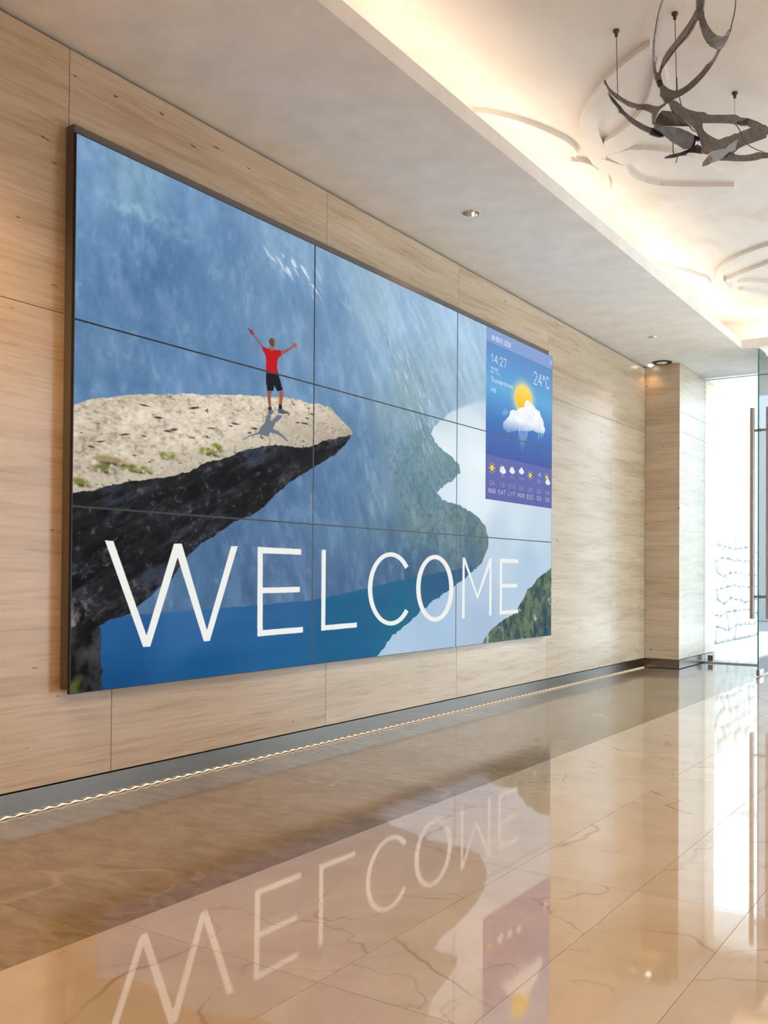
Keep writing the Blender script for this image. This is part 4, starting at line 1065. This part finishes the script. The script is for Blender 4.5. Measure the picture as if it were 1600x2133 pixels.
    # --- rock shelf
    ra = 0.0035 * afbm(20, 20, 261, 4, 0.65)
    rb = 0.0085 * afbm(22, 26, 271, 4, 0.65)
    un = inside(G['slab_under'], S + ra, Tm + rb * 0.8)
    ta = X * 0.90 + Y * 0.43
    tb = -X * 0.43 + Y * 0.90
    u1 = fbm(ta * 4.5, tb * 26, 281, 6, 0.66)
    u2n = afbm(5, 5, 291, 4)
    u3 = afbm(30, 34, 295, 4, 0.7)
    rock = np.empty_like(img)
    rock[:] = (26, 26, 30)
    put(rock, np.clip(u1 * 3.2 + u2n * 1.8 + u3 * 1.2 + 0.05, 0, 1) * 0.7, (70, 72, 76))
    put(rock, np.clip(u2n * 3.0 - 0.1, 0, 1) * np.clip(0.5 + u1 * 3, 0, 1) * 0.65, (40, 54, 80))
    put(rock, np.clip(-u1 * 3.6 - u3 * 1.4 - 0.14, 0, 1), (7, 8, 10))
    rim = np.exp(-((fbm(ta * 9, tb * 34, 301, 4, 0.62) - 0.13) / 0.035) ** 2) * np.clip(0.4 + u3 * 4, 0, 1)
    put(rock, rim * 0.42, (120, 120, 120))
    put(rock, np.clip((u3 - 0.21) * 9, 0, 0.35), (128, 130, 132))
    put(img, blur(un, 1), rock)
    cr = inside(G['corner_rock'], S + ra * 1.3, Tm + rb)
    crock = np.empty_like(img)
    crock[:] = (34, 36, 38)
    c1 = afbm(14, 14, 321, 5, 0.68)
    put(crock, np.clip(c1 * 3 + 0.25, 0, 1) * 0.6, (80, 82, 82))
    put(crock, np.clip(-c1 * 5 - 0.1, 0, 1), (8, 9, 11))
    put(crock, np.clip(fbm(ta * 6, tb * 12, 331, 3) * 5, 0, 0.75) * np.clip((0.12 - Tm) * 14, 0, 1), (92, 100, 40))
    put(img, blur(cr, 1), crock)
    cl = inside(G['corner_lit'], S + ra * 1.5, Tm + rb * 1.2)
    put(img, blur(cl, 1) * np.clip(0.30 + c1 * 3.2, 0, 0.9), (136, 128, 122))
    tp = inside(G['slab_top'], S + ra, Tm + rb)
    g1 = afbm(12, 26, 341, 5, 0.72)
    g2 = afbm(60, 100, 351, 2)
    g3 = afbm(3, 7, 361, 3)
    top = np.empty_like(img)
    top[:] = (206, 193, 172)
    top += (g1 * 46 + g2 * 52 + g3 * 44)[..., None]
    put(top, np.clip((g1 - 0.10) * 5, 0, 0.5), (232, 222, 204))
    near_edge = np.clip((0.60 - 0.20 * np.clip((0.30 - S) / 0.30, -1, 1) - Tm) * 9, 0, 1)
    put(top, near_edge * np.clip(0.35 + g1 * 3.0 + g2, 0, 0.75), (146, 138, 124))
    put(top, np.clip((-g1 * 0.7 - g2 * 1.0 - 0.22) * 4, 0, 0.22), (110, 104, 96))
    pit = afbm(26, 70, 355, 3, 0.6)
    put(top, np.clip((-pit - 0.285) * 18, 0, 0.65), (66, 60, 56))
    put(img, blur(tp, 1), top)
    for cs, ct in G['cracks']:
        L = 0.0018 + 0.0042 * rng.rand()
        th = 0.0009 + 0.0011 * rng.rand()
        q = np.exp(-((S - cs) / L) ** 2 - ((Tm - ct - (S - cs) * (rng.rand() - 0.2) * 0.5 - 0.004 * g1) / th) ** 2)
        put(img, np.clip(q * 1.6, 0, 0.9), (58, 52, 50))
    mo = afbm(50, 70, 371, 3)
    for ms, mt, e1, e2, gv in G['moss']:
        rx = abs(e1 - ms) * 0.95 + 0.003
        q = np.exp(-(((S - ms) / rx) ** 2 + ((Tm - mt) / 0.0062) ** 2) ** 1.5)
        q = np.clip(q * (1.15 + 3.5 * mo) - 0.05, 0, 1)
        put(img, q * 0.85, (76 + 40 * gv, 84 + 42 * gv, 52 - 14 * gv) if gv > 0.4 else (150, 128, 84))
        put(img, np.exp(-((S - ms - rx * 0.3) / rx) ** 2 - ((Tm - mt + 0.007) / 0.003) ** 2) * np.clip(0.5 + 3 * mo, 0, 0.8), (48, 48, 38))
    # --- the figure standing on the shelf, seen from behind
    j = 0.0006 * afbm(200, 200, 381, 2)

    def fig(name, col, n=1, k=1.0):
        put(img, blur(inside(G[name], S + j, Tm + j), n) * k, col)

    fig('man_shadow', (96, 108, 124), 2, 0.9)
    fig('man_leg_left', (150, 88, 62))
    fig('man_leg_right', (158, 92, 62))
    fig('man_sock_left', (38, 26, 34))
    fig('man_sock_right', (34, 24, 32))
    fig('man_shoe_left', (98, 104, 122))
    fig('man_shoe_right', (84, 88, 108))
    fig('man_arm_left', (150, 96, 92))
    fig('man_hand_left', (140, 62, 66))
    fig('man_arm_right', (152, 92, 82))
    fig('man_hand_right', (160, 98, 92))
    fig('man_neck', (158, 104, 88))
    fig('man_shorts', (20, 22, 34))
    fig('man_shirt', (190, 18, 30))
    (hx, hy), (hx2, _), (_, hy2) = G['man_head']
    rr = ((S - hx) / (hx2 - hx)) ** 2 + ((Tm - hy) / (hy2 - hy)) ** 2
    hm = np.clip((1.05 - rr) * 5, 0, 1)
    put(img, hm, (96, 70, 62))
    put(img, hm * np.clip((S - hx) / (hx2 - hx) * 1.6 - 0.6, 0, 0.8), (178, 148, 134))
    put(img, hm * np.clip((Tm - hy) / (hy2 - hy) * 1.2 - 0.5, 0, 0.6), (138, 116, 108))

    # --- weather widget
    w0, w1, h0, h1_ = 0.7550, 1.0, 0.4545, 1.0
    inw = (S > w0)
    bodym = inw & (Tm > 0.595) & (Tm < 0.953)
    tt = np.clip((Tm - 0.595) / (0.953 - 0.595), 0, 1)
    k0, k1, k2, k3 = (np.array(c, np.float32) for c in ((72, 92, 165), (70, 118, 188), (102, 172, 220), (100, 142, 200)))
    t3 = tt[..., None]
    grad = np.where(t3 < 0.30, k0 + (k1 - k0) * t3 / 0.30, np.where(t3 < 0.62, k1 + (k2 - k1) * (t3 - 0.30) / 0.32, k2 + (k3 - k2) * (t3 - 0.62) / 0.38))
    put(img, bodym, grad)
    put(img, inw & (Tm >= 0.953), (137, 163, 212))
    put(img, inw & (Tm > h0) & (Tm <= 0.595), (97, 104, 168) + (Tm[..., None] - 0.5245) * np.array((40, 60, 40), np.float32))
    dx = (S - 0.8865) / 0.0305
    dy = (Tm - 0.8105) / 0.0440
    rs = np.sqrt(dx * dx + dy * dy)
    put(img, np.clip(1.75 - rs, 0, 0.75) * (rs > 0.9) * inw, (190, 205, 180))
    put(img, np.clip(1.35 - rs, 0, 0.35) / 0.35 * 0.75 * inw, (248, 226, 140))
    put(img, np.clip((1.02 - rs) * 14, 0, 1), np.stack([250 - 0 * dy, 205 + 18 * dy, 70 + 40 * dy], -1))
    cn = afbm(16, 20, 391, 4, 0.6)
    cm = blur(inside(G['cloud'], S + 0.006 * cn, Tm + 0.010 * cn), 8)
    cb_ = np.clip((Tm - 0.69) / 0.09, 0, 1)
    put(img, np.clip(cm * 1.15, 0, 1) * np.clip(0.35 + cb_ * 1.4, 0, 1), np.stack([226 + 26 * cb_ + cn * 40, 232 + 20 * cb_ + cn * 40, 244 + 10 * cb_ + cn * 26], -1))
    put(img, blur(inside(G['wisp'], S + 0.006 * cn, Tm + 0.008 * cn), 10) * 0.28, (214, 228, 242))
    for (cs, ct, ln) in ((0.871, 0.690, 0.035), (0.877, 0.676, 0.050), (0.884, 0.668, 0.055), (0.892, 0.680, 0.042), (0.899, 0.690, 0.030), (0.945, 0.700, 0.030), (0.955, 0.705, 0.026), (0.962, 0.710, 0.022)):
        q = np.exp(-((S - cs - (Tm - ct) * 0.06) / 0.0017) ** 2) * np.clip(1 - np.abs(Tm - ct - ln * 0.2) / ln, 0, 1)
        put(img, q * 0.75, (222, 232, 246))

    # --- lettering
    white = (238, 238, 233)
    for nm in ('W', 'E1', 'L', 'C', 'O', 'M', 'E2'):
        ss = [(S + ox / NX / 3, Tm + oy / NY / 3) for ox in (-1, 1) for oy in (-1, 1)]
        put(img, sum(inside(G[nm], a_, b_).astype(np.float32) for a_, b_ in ss) / 4, white)

    FONT = {
        '0': '.5,1 .15,.8 .1,.5 .15,.2 .5,0 .85,.2 .9,.5 .85,.8 .5,1', '1': '.2,.8 .55,1 .55,0', '2': '.1,.78 .25,.97 .55,1 .85,.85 .85,.65 .1,0 .9,0',
        '3': '.1,.85 .4,1 .8,.9 .8,.65 .45,.53 .85,.4 .85,.12 .45,0 .1,.12', '4': '.7,0 .7,1 .05,.3 .95,.3', '5': '.85,1 .2,1 .15,.55 .6,.6 .88,.35 .75,.08 .4,0 .1,.1',
        '6': '.8,.95 .4,.9 .12,.5 .15,.15 .5,0 .85,.15 .85,.4 .5,.55 .15,.4', '7': '.08,1 .92,1 .4,0', '8': '.5,.53 .15,.7 .25,.95 .5,1 .75,.95 .85,.7 .5,.53 .1,.3 .2,.05 .5,0 .8,.05 .9,.3 .5,.53',
        '9': '.85,.6 .5,.45 .15,.6 .15,.85 .5,1 .85,.85 .85,.4 .6,0', ':': '.5,.62 .5,.7|.5,.15 .5,.23', '.': '.45,0 .55,.05', ',': '.55,.08 .4,-.12', '-': '.1,.5 .8,.5',
        'o_': '.5,1 .25,.9 .25,.72 .5,.62 .75,.72 .75,.9 .5,1', 'C': '.9,.8 .7,.97 .4,1 .12,.75 .1,.3 .35,.02 .7,.02 .92,.2', 'U': '.1,1 .1,.2 .4,0 .7,.05 .85,.2 .85,1', 'N': '.1,0 .1,1 .85,0 .85,1',
        'B': '.15,0 .15,1 .6,1 .8,.8 .6,.54 .15,.54 .65,.52 .88,.28 .65,0 .15,0', 'E': '.88,1 .15,1 .15,0 .88,0|.15,.52 .75,.52', 'I': '.5,0 .5,1', 'V': '.05,1 .5,0 .95,1', 'S': '.85,.85 .5,1 .15,.85 .2,.6 .8,.4 .85,.15 .5,0 .12,.15',
        'A': '.05,0 .5,1 .95,0|.2,.35 .8,.35', 'T': '.05,1 .95,1|.5,1 .5,0', 'L': '.15,1 .15,0 .85,0', 'Y': '.05,1 .5,.5 .95,1|.5,.5 .5,0', 'M': '.08,0 .08,1 .5,.3 .92,1 .92,0', 'O': '.5,1 .15,.8 .1,.5 .15,.2 .5,0 .85,.2 .9,.5 .85,.8 .5,1',
        'R': '.15,0 .15,1 .65,1 .85,.78 .6,.5 .15,.5|.5,.5 .9,0', 'G': '.88,.82 .5,1 .15,.75 .12,.3 .45,0 .88,.15 .88,.45 .55,.45', 'H': '.12,0 .12,1|.12,.5 .85,.5|.85,0 .85,1',
        'h': '.15,0 .15,1|.15,.45 .5,.65 .82,.5 .82,0', 'u': '.15,.65 .15,.15 .45,0 .82,.2|.82,.65 .82,0', 'n': '.15,0 .15,.65|.15,.45 .5,.65 .82,.5 .82,0', 'd': '.85,1 .85,0|.85,.5 .5,.65 .15,.45 .15,.2 .45,0 .85,.2',
        'e': '.15,.35 .85,.35 .75,.6 .4,.65 .12,.4 .2,.08 .6,0 .85,.12', 'r': '.2,0 .2,.65|.2,.4 .45,.62 .75,.62', 's': '.8,.55 .5,.65 .18,.52 .5,.35 .82,.2 .5,0 .15,.1', 't': '.4,.95 .4,.1 .75,0|.1,.65 .75,.65', 'o': '.5,.65 .15,.5 .15,.15 .5,0 .85,.15 .85,.5 .5,.65',
        'm': '.08,0 .08,.65|.08,.45 .3,.65 .5,.45 .5,0|.5,.45 .72,.65 .92,.45 .92,0'}

    def stroke(P, wid, col, k=1.0):
        P = np.array(P)
        lo, hi = P.min(0) - 3 * wid, P.max(0) + 3 * wid
        i0, i1 = max(int(lo[0] / WW * NX), 0), min(int(hi[0] / WW * NX) + 2, NX)
        j0, j1 = max(int(lo[1] / HH * NY), 0), min(int(hi[1] / HH * NY) + 2, NY)
        if i1 <= i0 or j1 <= j0:
            return
        x, y = X[j0:j1, i0:i1], Y[j0:j1, i0:i1]
        best = np.full(x.shape, 9.0, np.float32)
        for a_, b_ in zip(P, P[1:]):
            d = b_ - a_
            q = np.clip(((x - a_[0]) * d[0] + (y - a_[1]) * d[1]) / max(d @ d, 1e-9), 0, 1)
            best = np.minimum(best, np.hypot(x - a_[0] - q * d[0], y - a_[1] - q * d[1]))
        mk = np.clip((wid - best) / 0.0022 + 0.5, 0, 1) * k
        sub = img[j0:j1, i0:i1]
        sub[:] = sub * (1 - mk[..., None]) + np.asarray(col, np.float32) * mk[..., None]

    def text(chars, s0, s1, t0, t1, wid, col=(245, 248, 250), k=1.0):
        if isinstance(chars, str):
            chars = list(chars)
        nar = {'.': 0.45, ',': 0.45, ':': 0.45, 'I': 0.4, ' ': 0.5, 'o_': 0.6, 'r': 0.7, 't': 0.7, '-': 0.6, 'm': 1.3, 'M': 1.2}
        ws = [nar.get(c, 1.0) for c in chars]
        unit = (s1 - s0) / (sum(ws) + 0.22 * (len(ws) - 1))
        x = s0
        for c, w in zip(chars, ws):
            if c in FONT:
                for line in FONT[c].split('|'):
                    pts = [tuple(float(v) for v in q.split(',')) for q in line.split(' ')]
                    if len(pts) > 5:                      # round the curve
                        pp = [np.array(p_ + (0,)) for p_ in pts]
                        pts = [tuple(p_[:2]) for p_ in smooth_path(pp, 4)] if c in '0368952COSGBUceosd' else pts
                    stroke([((x + px * unit * w) * WW, (t0 + py * (t1 - t0)) * HH) for px, py in pts], wid, col, k)
            x += unit * (w + 0.22)

    text('UN.BEIVI,.2220', 0.7722, 0.8385, 0.9650, 0.9785, 0.0023, k=0.95)
    text('14:27', 0.7705, 0.8235, 0.8925, 0.9185, 0.0026)
    text(['2', '1', 'o_', 'C', ','], 0.7708, 0.8000, 0.8600, 0.8770, 0.0022, k=0.9)
    text('Thunderstorm', 0.7710, 0.8460, 0.8305, 0.8455, 0.0020, k=0.9)
    text('H6', 0.7715, 0.7885, 0.7985, 0.8115, 0.0021, k=0.9)
    text(['2', '4', 'o_', 'C'], 0.9245, 0.9870, 0.8780, 0.9180, 0.0032)
    text('8', 0.9900, 0.9975, 0.9700, 0.9815, 0.0020, k=0.85)
    for i, (nt_, dt_) in enumerate((('24', 'NGU8'), ('13', 'EAT'), ('210', 'LYT'), ('33', 'MOR'), ('20', 'ESC'), ('20', 'S3'), ('36', 'GS'))):
        cs, ct = G['num%d' % i]
        hw = 0.0085 * len(nt_) / 2
        text(nt_, cs - hw, cs + hw, ct - 0.0065, ct + 0.0065, 0.0014, (200, 204, 228), 0.85)
        cs, ct = G['day%d' % i]
        hw = 0.0085 * len(dt_) / 2 if len(dt_) < 4 else 0.0115
        text(dt_, cs - hw, cs + hw, ct - 0.0065, ct + 0.0065, 0.0018, (226, 228, 242), 0.9)

    def disc(cs, ct, rx, ry, col, k=1.0):
        put(img, np.clip((1 - ((S - cs) / rx) ** 2 - ((Tm - ct) / ry) ** 2) * 5, 0, 1) * k, col)

    def sunny(cs, ct, sc, rays=True):
        if rays:
            for q in range(8):
                an = q * math.pi / 4 + 0.1
                c_, s_ = math.cos(an), math.sin(an)
                stroke([((cs + c_ * 0.0085 * sc) * WW, (ct + s_ * 0.0135 * sc) * HH), ((cs + c_ * 0.0112 * sc) * WW, (ct + s_ * 0.0180 * sc) * HH)], 0.0024 * sc, (240, 240, 236))
        disc(cs, ct, 0.0082 * sc, 0.0130 * sc, (44, 48, 86), 0.7)
        disc(cs, ct, 0.0068 * sc, 0.0108 * sc, (246, 210, 62))

    def cloudlet(cs, ct, sc):
        for ox, oy, r in ((-0.005, -0.002, 0.0055), (0.001, 0.005, 0.006), (0.006, -0.002, 0.0055), (0.001, -0.003, 0.007)):
            disc(cs + ox * sc, ct + oy * sc, r * sc, r * 1.45 * sc, (232, 234, 242))

    ic = [G['icon%d' % i] for i in range(7)]
    sunny(*ic[0], 1.0)
    sunny(ic[1][0] - 0.003, ic[1][1] + 0.006, 0.65)
    cloudlet(ic[1][0] + 0.001, ic[1][1], 1.0)
    sunny(ic[2][0] - 0.004, ic[2][1] + 0.008, 0.45)
    cloudlet(ic[2][0], ic[2][1] + 0.003, 0.9)
    cloudlet(ic[3][0], ic[3][1] + 0.006, 0.9)
    sunny(*ic[4], 0.85)
    text('-9', ic[5][0] - 0.006, ic[5][0] + 0.006, ic[5][1] - 0.002, ic[5][1] + 0.012, 0.0019)
    text('00', ic[5][0] - 0.007, ic[5][0] + 0.005, ic[5][1] - 0.022, ic[5][1] - 0.012, 0.0015, (215, 218, 235), 0.8)
    sunny(ic[6][0] - 0.002, ic[6][1] + 0.008, 0.75)
    cloudlet(ic[6][0] + 0.002, ic[6][1] - 0.008, 0.9)
    for (cs, ct), n_ in ((ic[1], 4), (ic[2], 4), (ic[3], 5)):
        for q in range(n_):
            px = cs - 0.006 + 0.004 * q
            stroke([(px * WW, (ct - 0.016) * HH), (px * WW, (ct - 0.021 - 0.003 * (q % 2)) * HH)], 0.0016, (224, 228, 242), 0.8)

    out = np.ones((NY, NX, 4), np.float32)
    out[..., :3] = np.clip(img, 0, 255) / 255.0
    im = bpy.data.images.new('display_picture', NX, NY)
    im.pixels.foreach_set(out.ravel())
    im.update()
    im.pack()
    return im


m, nt, p = new_mat('display_face')
ti = nt.nodes.new('ShaderNodeTexImage')
ti.image = paint_screen()
ti.extension = 'EXTEND'
uvn = nt.nodes.new('ShaderNodeUVMap')
uvn.uv_map = 'UVMap'
nt.links.new(uvn.outputs[0], ti.inputs[0])
p.inputs['Base Color'].default_value = (0.004, 0.004, 0.005, 1)
p.inputs['Roughness'].default_value = 0.5
p.inputs['Specular IOR Level'].default_value = 0.03
nt.links.new(ti.outputs[0], p.inputs['Emission Color'])
p.inputs['Emission Strength'].default_value = 0.775
MAT['display'] = m

vw = empty('video_wall', (0.0, WW / 2, SZ))
tag(vw, 'huge display wall of nine panels showing a cliff, a lake and WELCOME', 'video wall')
# mounting frame behind the panels: stands slightly proud at the top, shy of the foot and the right end
box_obj('mounting_frame', (0.0005, 0.047, 0.004, WW - 0.035, SZ + 0.018, SZ + HH + 0.036), MAT['frame'], vw, 0.002)
BZ = 0.0042
for i in range(3):
    for k in range(3):
        y0, y1 = WW * i / 3 + 0.0004, WW * (i + 1) / 3 - 0.0004
        z0, z1 = SZ + HH * k / 3 + 0.0004, SZ + HH * (k + 1) / 3 - 0.0004
        bm = bmesh.new()
        uv = bm.loops.layers.uv.new('UVMap')
        box(bm, 0.0475, SX - 0.0012, y0, y1, z0, z1)
        q = [bm.verts.new((SX, yy, zz)) for yy, zz in ((y0, z0), (y1, z0), (y1, z1), (y0, z1))]
        bzz = BZ * 0.72
        r = [bm.verts.new((SX, yy, zz)) for yy, zz in ((y0 + BZ, z0 + bzz), (y1 - BZ, z0 + bzz), (y1 - BZ, z1 - bzz), (y0 + BZ, z1 - bzz))]
        for a in range(4):
            bm.faces.new((q[a], q[(a + 1) % 4], r[(a + 1) % 4], r[a]))
        w = [bm.verts.new((SX - 0.0012, v.co.y, v.co.z)) for v in q]
        for a in range(4):
            bm.faces.new((w[a], w[(a + 1) % 4], q[(a + 1) % 4], q[a]))
        f = bm.faces.new(r)
        f.material_index = 1
        for l in f.loops:
            l[uv].uv = (l.vert.co.y / WW, (l.vert.co.z - SZ) / HH)
        obj('display_panel', bm, [MAT['bezel'], MAT['display']], vw)

# ------------------------------------------------------------------ glazed front


def glass_pane(name, ext, parent, thin):
    """Pane with clear faces and green edges; thin = axis of the thickness."""
    bm = bmesh.new()
    for f in box(bm, *ext):
        f.normal_update()
        f.material_index = 0 if abs(f.normal[thin]) > 0.9 else 1
    return obj(name, bm, [MAT['glass'], MAT['glass_edge']], parent)


win = empty('window_1', (0.69, YG, 0))
tag(win, 'fixed clear glass pane beside the travertine pier at the entrance', 'window', kind='structure')
glass_pane('pane', (COLX + 0.006, 1.045, YG - 0.006, YG + 0.006, 0.012, ZC - 0.010), win, 1)
box_obj('floor_channel', (COLX + 0.006, 1.045, YG - 0.010, YG + 0.010, 0.0005, 0.011), MAT['grey_trim'], win)
box_obj('glass_clamp', (COLX + 0.035, COLX + 0.085, YG - 0.014, YG + 0.014, 0.02, 0.075), MAT['steel'], win)
win2 = empty('window_2', (3.9, YG, 0))
tag(win2, 'wide fixed glass panes of the entrance front, beyond the doorway', 'window', kind='structure')
for xa, xb in ((2.20, 3.33), (3.34, 4.46), (4.47, XR)):
    glass_pane('pane', (xa, xb, YG - 0.006, YG + 0.006, 0.012, ZC - 0.001), win2, 1)
    box_obj('floor_channel', (xa, xb, YG - 0.010, YG + 0.010, 0.0005, 0.011), MAT['steel'], win2)

fill_win = empty('fill_window', (XR, 5.0, 0))  # out-of-view glazing, added so that more daylight enters the lobby
tag(fill_win, 'unseen glass panes added along the right side of the lobby to let in daylight', 'window', kind='structure')
for k in range(3):
    ya, yb = 3.2 + 1.4 * k, 3.2 + 1.4 * (k + 1) - 0.008
    glass_pane('pane', (XR + 0.01, XR + 0.022, ya, yb, 0.012, ZC - 0.001), fill_win, 0)

DX, DY0, DY1 = 1.060, 6.325, 7.375
door = empty('door_1', (DX, DY1, 0))
tag(door, 'frameless glass door standing open into the lobby, green edge towards us', 'door', kind='structure')
glass_pane('pane', (DX - 0.006, DX + 0.006, DY0, DY1, 0.012, ZC - 0.012), door, 0)
bm = bmesh.new()
box(bm, DX - 0.014, DX + 0.014, DY0 - 0.002, DY0 + 0.16, 0.006, 0.060)
bmesh.ops.bevel(bm, geom=list(bm.edges), offset=0.002, segments=1, affect='EDGES')
obj('patch_fitting', bm, MAT['steel'], door)
box_obj('patch_fitting', (DX - 0.014, DX + 0.014, DY1 - 0.14, DY1, 0.006, 0.060), MAT['steel'], door, 0.002)
HY = 6.395
for sx in (-1, 1):
    bm = bmesh.new()
    tube(bm, [(DX + sx * 0.066, HY, 0.489), (DX + sx * 0.066, HY, 2.312)], 0.0195, 20)
    obj('pull_handle', bm, MAT['steel'], door, False)
for z in (2.116, 0.681):
    bm = bmesh.new()
    tube(bm, [(DX - 0.050, HY, z), (DX + 0.050, HY, z)], 0.0125, 12)
    sp = obj('standoff', bm, MAT['steel'], door, False)
    bm = bmesh.new()
    tube(bm, [(DX + 0.006, HY, z), (DX + 0.010, HY, z)], 0.017, 12)
    obj('collar', bm, MAT['steel'], sp, False)
tk = box_obj('trim_2', (DX - 0.006, DX + 0.006, 6.32, 6.60, ZC - 0.0006, ZC + 0.001), MAT['gap'])
tag(tk, 'short dark guide slot in the ceiling above the open glass door', 'trim', kind='structure')

# ------------------------------------------------------------------ outside
pv = box_obj('ground', (-8, 14, YG + 0.4, 40, -0.12, -0.008), MAT['paving'])
box_obj('paving', (XR + 0.03, 14, 0, YG + 0.4, -0.12, -0.008), MAT['paving'], pv)
tag(pv, 'sunlit white paving outside the glass entrance', 'ground', kind='structure')
cp = box_obj('canopy_roof', (-3, 9, YG + 0.1, 8.62, ZC, ZC + 0.3), MAT['white'])
tag(cp, 'pale porch roof outside above the glass entrance', 'roof', kind='structure')
gw = box_obj('wall_outer', (-9, 12, 17.0, 17.3, 0, 3.62), MAT['white'])
tag(gw, 'white garden wall far outside beyond the entrance', 'wall', kind='structure')
for (xa, xb, za, zb, lab) in ((-1.86, -1.16, 3.45, 3.84, 'grey roof edge showing above the white garden wall, left of the door handle'),
                              (-0.48, 0.10, 3.45, 3.86, 'grey roof edge showing above the white garden wall, behind the door edge')):
    bm = bmesh.new()
    box(bm, xa, xb, 17.4, 18.6, za, zb)
    box(bm, xa - 0.05, xb + 0.05, 17.35, 18.65, zb, zb + 0.05)
    tag(obj('roof_edge', bm, MAT['grey_trim']), lab, 'roof', 'roofs beyond the garden wall', 'structure')

sw = box_obj('stone_wall', (-0.75, -0.30, 7.80, 13.6, -0.008, 1.40), MAT['mortar'])
tag(sw, 'low white rubble stone wall outside, seen through the glass', 'wall', kind='structure')
rs = random.Random(11)
rows_z = 8
ny = 20
grid = {}
for a in range(ny + 1):
    for b in range(rows_z + 1):
        jy = 0 if a in (0, ny) else rs.uniform(-0.085, 0.085)
        jz = 0 if b in (0, rows_z) else rs.uniform(-0.045, 0.045)
        off = 0.12 if b % 2 and a not in (0, ny) else 0
        grid[a, b] = (7.85 + 5.7 * a / ny + jy + off, 0.005 + 1.39 * b / rows_z + jz)
for a in range(ny):
    for b in range(rows_z):
        q = [grid[a, b], grid[a + 1, b], grid[a + 1, b + 1], grid[a, b + 1]]
        cy_, cz_ = sum(v[0] for v in q) / 4, sum(v[1] for v in q) / 4
        mid = []
        for k in range(4):
            y1_, z1_ = q[k]
            y2_, z2_ = q[(k + 1) % 4]
            mid.append((y1_ * 0.82 + y2_ * 0.18, z1_ * 0.82 + z2_ * 0.18))
            mid.append((y1_ * 0.18 + y2_ * 0.82, z1_ * 0.18 + z2_ * 0.82))
        bm = bmesh.new()
        d = rs.uniform(0.03, 0.075)
        rings = []
        for sc_, dx_ in ((0.93, 0.0), (0.90, d * 0.6), (0.62, d)):
            rings.append([bm.verts.new((-0.30 + dx_, cy_ + (y_ - cy_) * sc_, cz_ + (z_ - cz_) * sc_)) for y_, z_ in mid])
        for A, B in zip(rings, rings[1:]):
            for k in range(8):
                bm.faces.new((A[k], A[(k + 1) % 8], B[(k + 1) % 8], B[k]))
        bm.faces.new(rings[-1])
        obj('stone', bm, MAT['rock'], sw)
